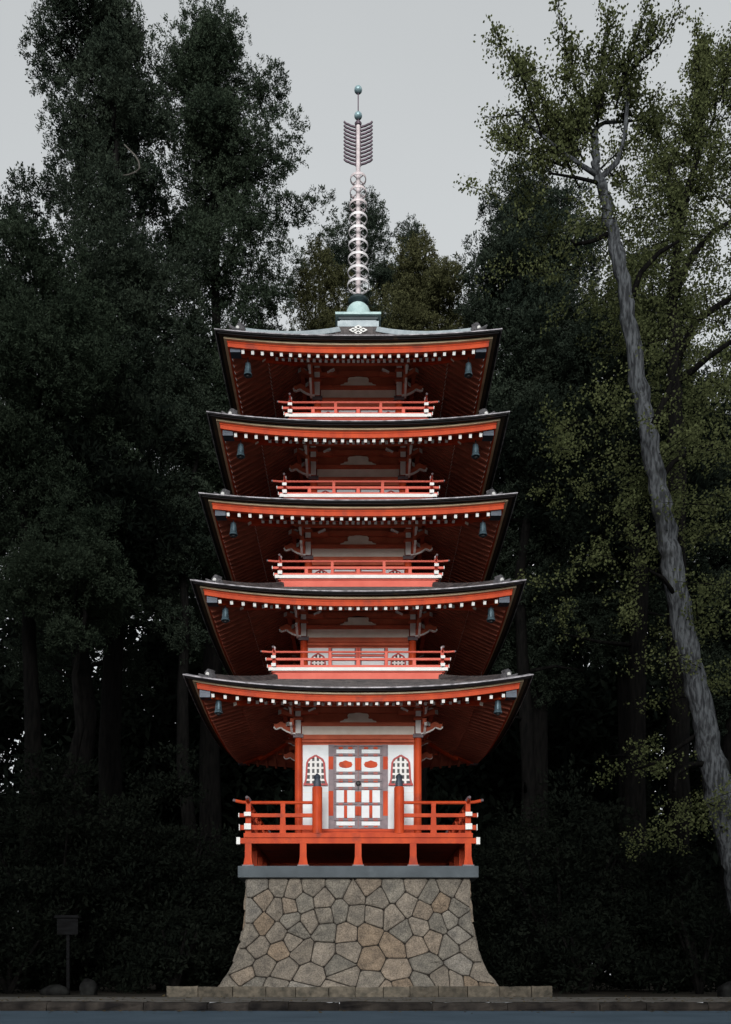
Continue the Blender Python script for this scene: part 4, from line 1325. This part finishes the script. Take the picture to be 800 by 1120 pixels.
def rock(name, label, px, py, d, s, seed):
    rr = np.random.default_rng(seed); q = at(px, py, d)
    import bmesh
    bm = bmesh.new(); bmesh.ops.create_icosphere(bm, subdivisions=3, radius=1)
    ph = rr.random(6) * 6
    for v in bm.verts:
        c = v.co
        n = 1 + .18 * math.sin(c.x * 3 + ph[0]) * math.sin(c.y * 3 + ph[1]) + .14 * math.sin(c.z * 4 + ph[2]) + .05 * math.sin(c.x * 9 + ph[3]) * math.sin(c.z * 8 + ph[4])
        v.co = Vector((c.x * s[0] * n, c.y * s[1] * n, max(-.25, c.z) * s[2] * n))
    me = bpy.data.meshes.new(name); bm.to_mesh(me); bm.free(); me.materials.append(M['rock'])
    for f in me.polygons: f.use_smooth = True
    o = bpy.data.objects.new(name, me); COL.objects.link(o); o.location = (q.x, q.y, .03)
    return tag(o, label, 'rock', 'garden rocks')
rock('garden_rock', 'flat grey rock left of the notice board post', 60, 1055, 19.0, (.27, .22, .20), 1)
rock('garden_rock', 'pale squarish rock right of the notice board post', 97, 1057, 18.8, (.20, .20, .24), 2)
rock('garden_rock', 'low rock at the right edge of the picture just behind the kerb', 800, 1088, 17.2, (.28, .25, .22), 3)

# ------------------------------------------------------------------ light, sky, camera
SUN_EL, SUN_AZ = math.radians(9), math.radians(3)     # soft light from the open road side, behind the viewer
wd = bpy.data.worlds.new('World'); scene.world = wd; wd.use_nodes = True
nt = wd.node_tree; N, L = nt.nodes, nt.links
for n in list(N): N.remove(n)
out = N.new('ShaderNodeOutputWorld'); bg = N.new('ShaderNodeBackground')
sky = N.new('ShaderNodeTexSky'); sky.sky_type = 'NISHITA'; sky.sun_disc = False
sky.sun_elevation = SUN_EL; sky.sun_rotation = PI + SUN_AZ; sky.air_density = 1.0; sky.dust_density = 4.0; sky.ozone_density = 1.0
hs = N.new('ShaderNodeHueSaturation'); hs.inputs['Saturation'].default_value = .12; L.new(sky.outputs[0], hs.inputs['Color'])
mx = N.new('ShaderNodeMix'); mx.data_type = 'RGBA'; mx.inputs[0].default_value = .75
mx.inputs[7].default_value = (3.48, 3.64, 3.72, 1)      # the even overcast layer
L.new(hs.outputs[0], mx.inputs[6])
# faint unevenness of the cloud layer, thinning a little towards the horizon
tc = N.new('ShaderNodeTexCoord'); cn = N.new('ShaderNodeTexNoise'); cn.inputs['Scale'].default_value = 1.6; cn.inputs['Detail'].default_value = 5
L.new(tc.outputs['Generated'], cn.inputs['Vector'])
cr1 = N.new('ShaderNodeMapRange'); cr1.inputs[1].default_value = .3; cr1.inputs[2].default_value = .7; cr1.inputs[3].default_value = .95; cr1.inputs[4].default_value = 1.05
L.new(cn.outputs[0], cr1.inputs[0])
sx = N.new('ShaderNodeSeparateXYZ'); L.new(tc.outputs['Generated'], sx.inputs[0])
cr2 = N.new('ShaderNodeMapRange'); cr2.inputs[1].default_value = .45; cr2.inputs[2].default_value = .75; cr2.inputs[3].default_value = 1.02; cr2.inputs[4].default_value = .86
L.new(sx.outputs[2], cr2.inputs[0])
mm = N.new('ShaderNodeMath'); mm.operation = 'MULTIPLY'; L.new(cr1.outputs[0], mm.inputs[0]); L.new(cr2.outputs[0], mm.inputs[1])
vm = N.new('ShaderNodeVectorMath'); vm.operation = 'SCALE'; L.new(mx.outputs[2], vm.inputs[0]); L.new(mm.outputs[0], vm.inputs['Scale'])
L.new(vm.outputs[0], bg.inputs[0])
bg.inputs[1].default_value = .10
L.new(bg.outputs[0], out.inputs[0])
sd = bpy.data.lights.new('sun', 'SUN'); sd.energy = 1.75; sd.angle = math.radians(28); sd.color = (1, .985, .965)
so = bpy.data.objects.new('sun', sd); COL.objects.link(so)
dirv = Vector((math.sin(SUN_AZ) * math.cos(SUN_EL), math.cos(SUN_AZ) * math.cos(SUN_EL), -math.sin(SUN_EL)))
so.rotation_euler = dirv.to_track_quat('-Z', 'Y').to_euler(); so.location = (0, -30, 20)

cd = bpy.data.cameras.new('camera'); cam = bpy.data.objects.new('camera', cd); COL.objects.link(cam)
cam.location = (0, CAM_Y, CAM_Z); cam.rotation_euler = (PI / 2, 0, 0)
cd.sensor_fit = 'VERTICAL'; cd.sensor_height = 36; cd.sensor_width = 36
cd.lens = F / 1120 * 36
cd.shift_y = (VY - 560) / 1120; cd.shift_x = (400 - VX) / 1120
cd.clip_end = 2000
scene.camera = cam

scene.render.engine = 'CYCLES'
scene.cycles.use_denoising = True
scene.cycles.max_bounces = 6; scene.cycles.diffuse_bounces = 3; scene.cycles.glossy_bounces = 2; scene.cycles.transmission_bounces = 2
scene.cycles.caustics_reflective = False; scene.cycles.caustics_refractive = False
vs = scene.view_settings
vs.view_transform = 'Standard'; vs.look = 'None'; vs.exposure = 1.05; vs.gamma = 1; vs.use_curve_mapping = False
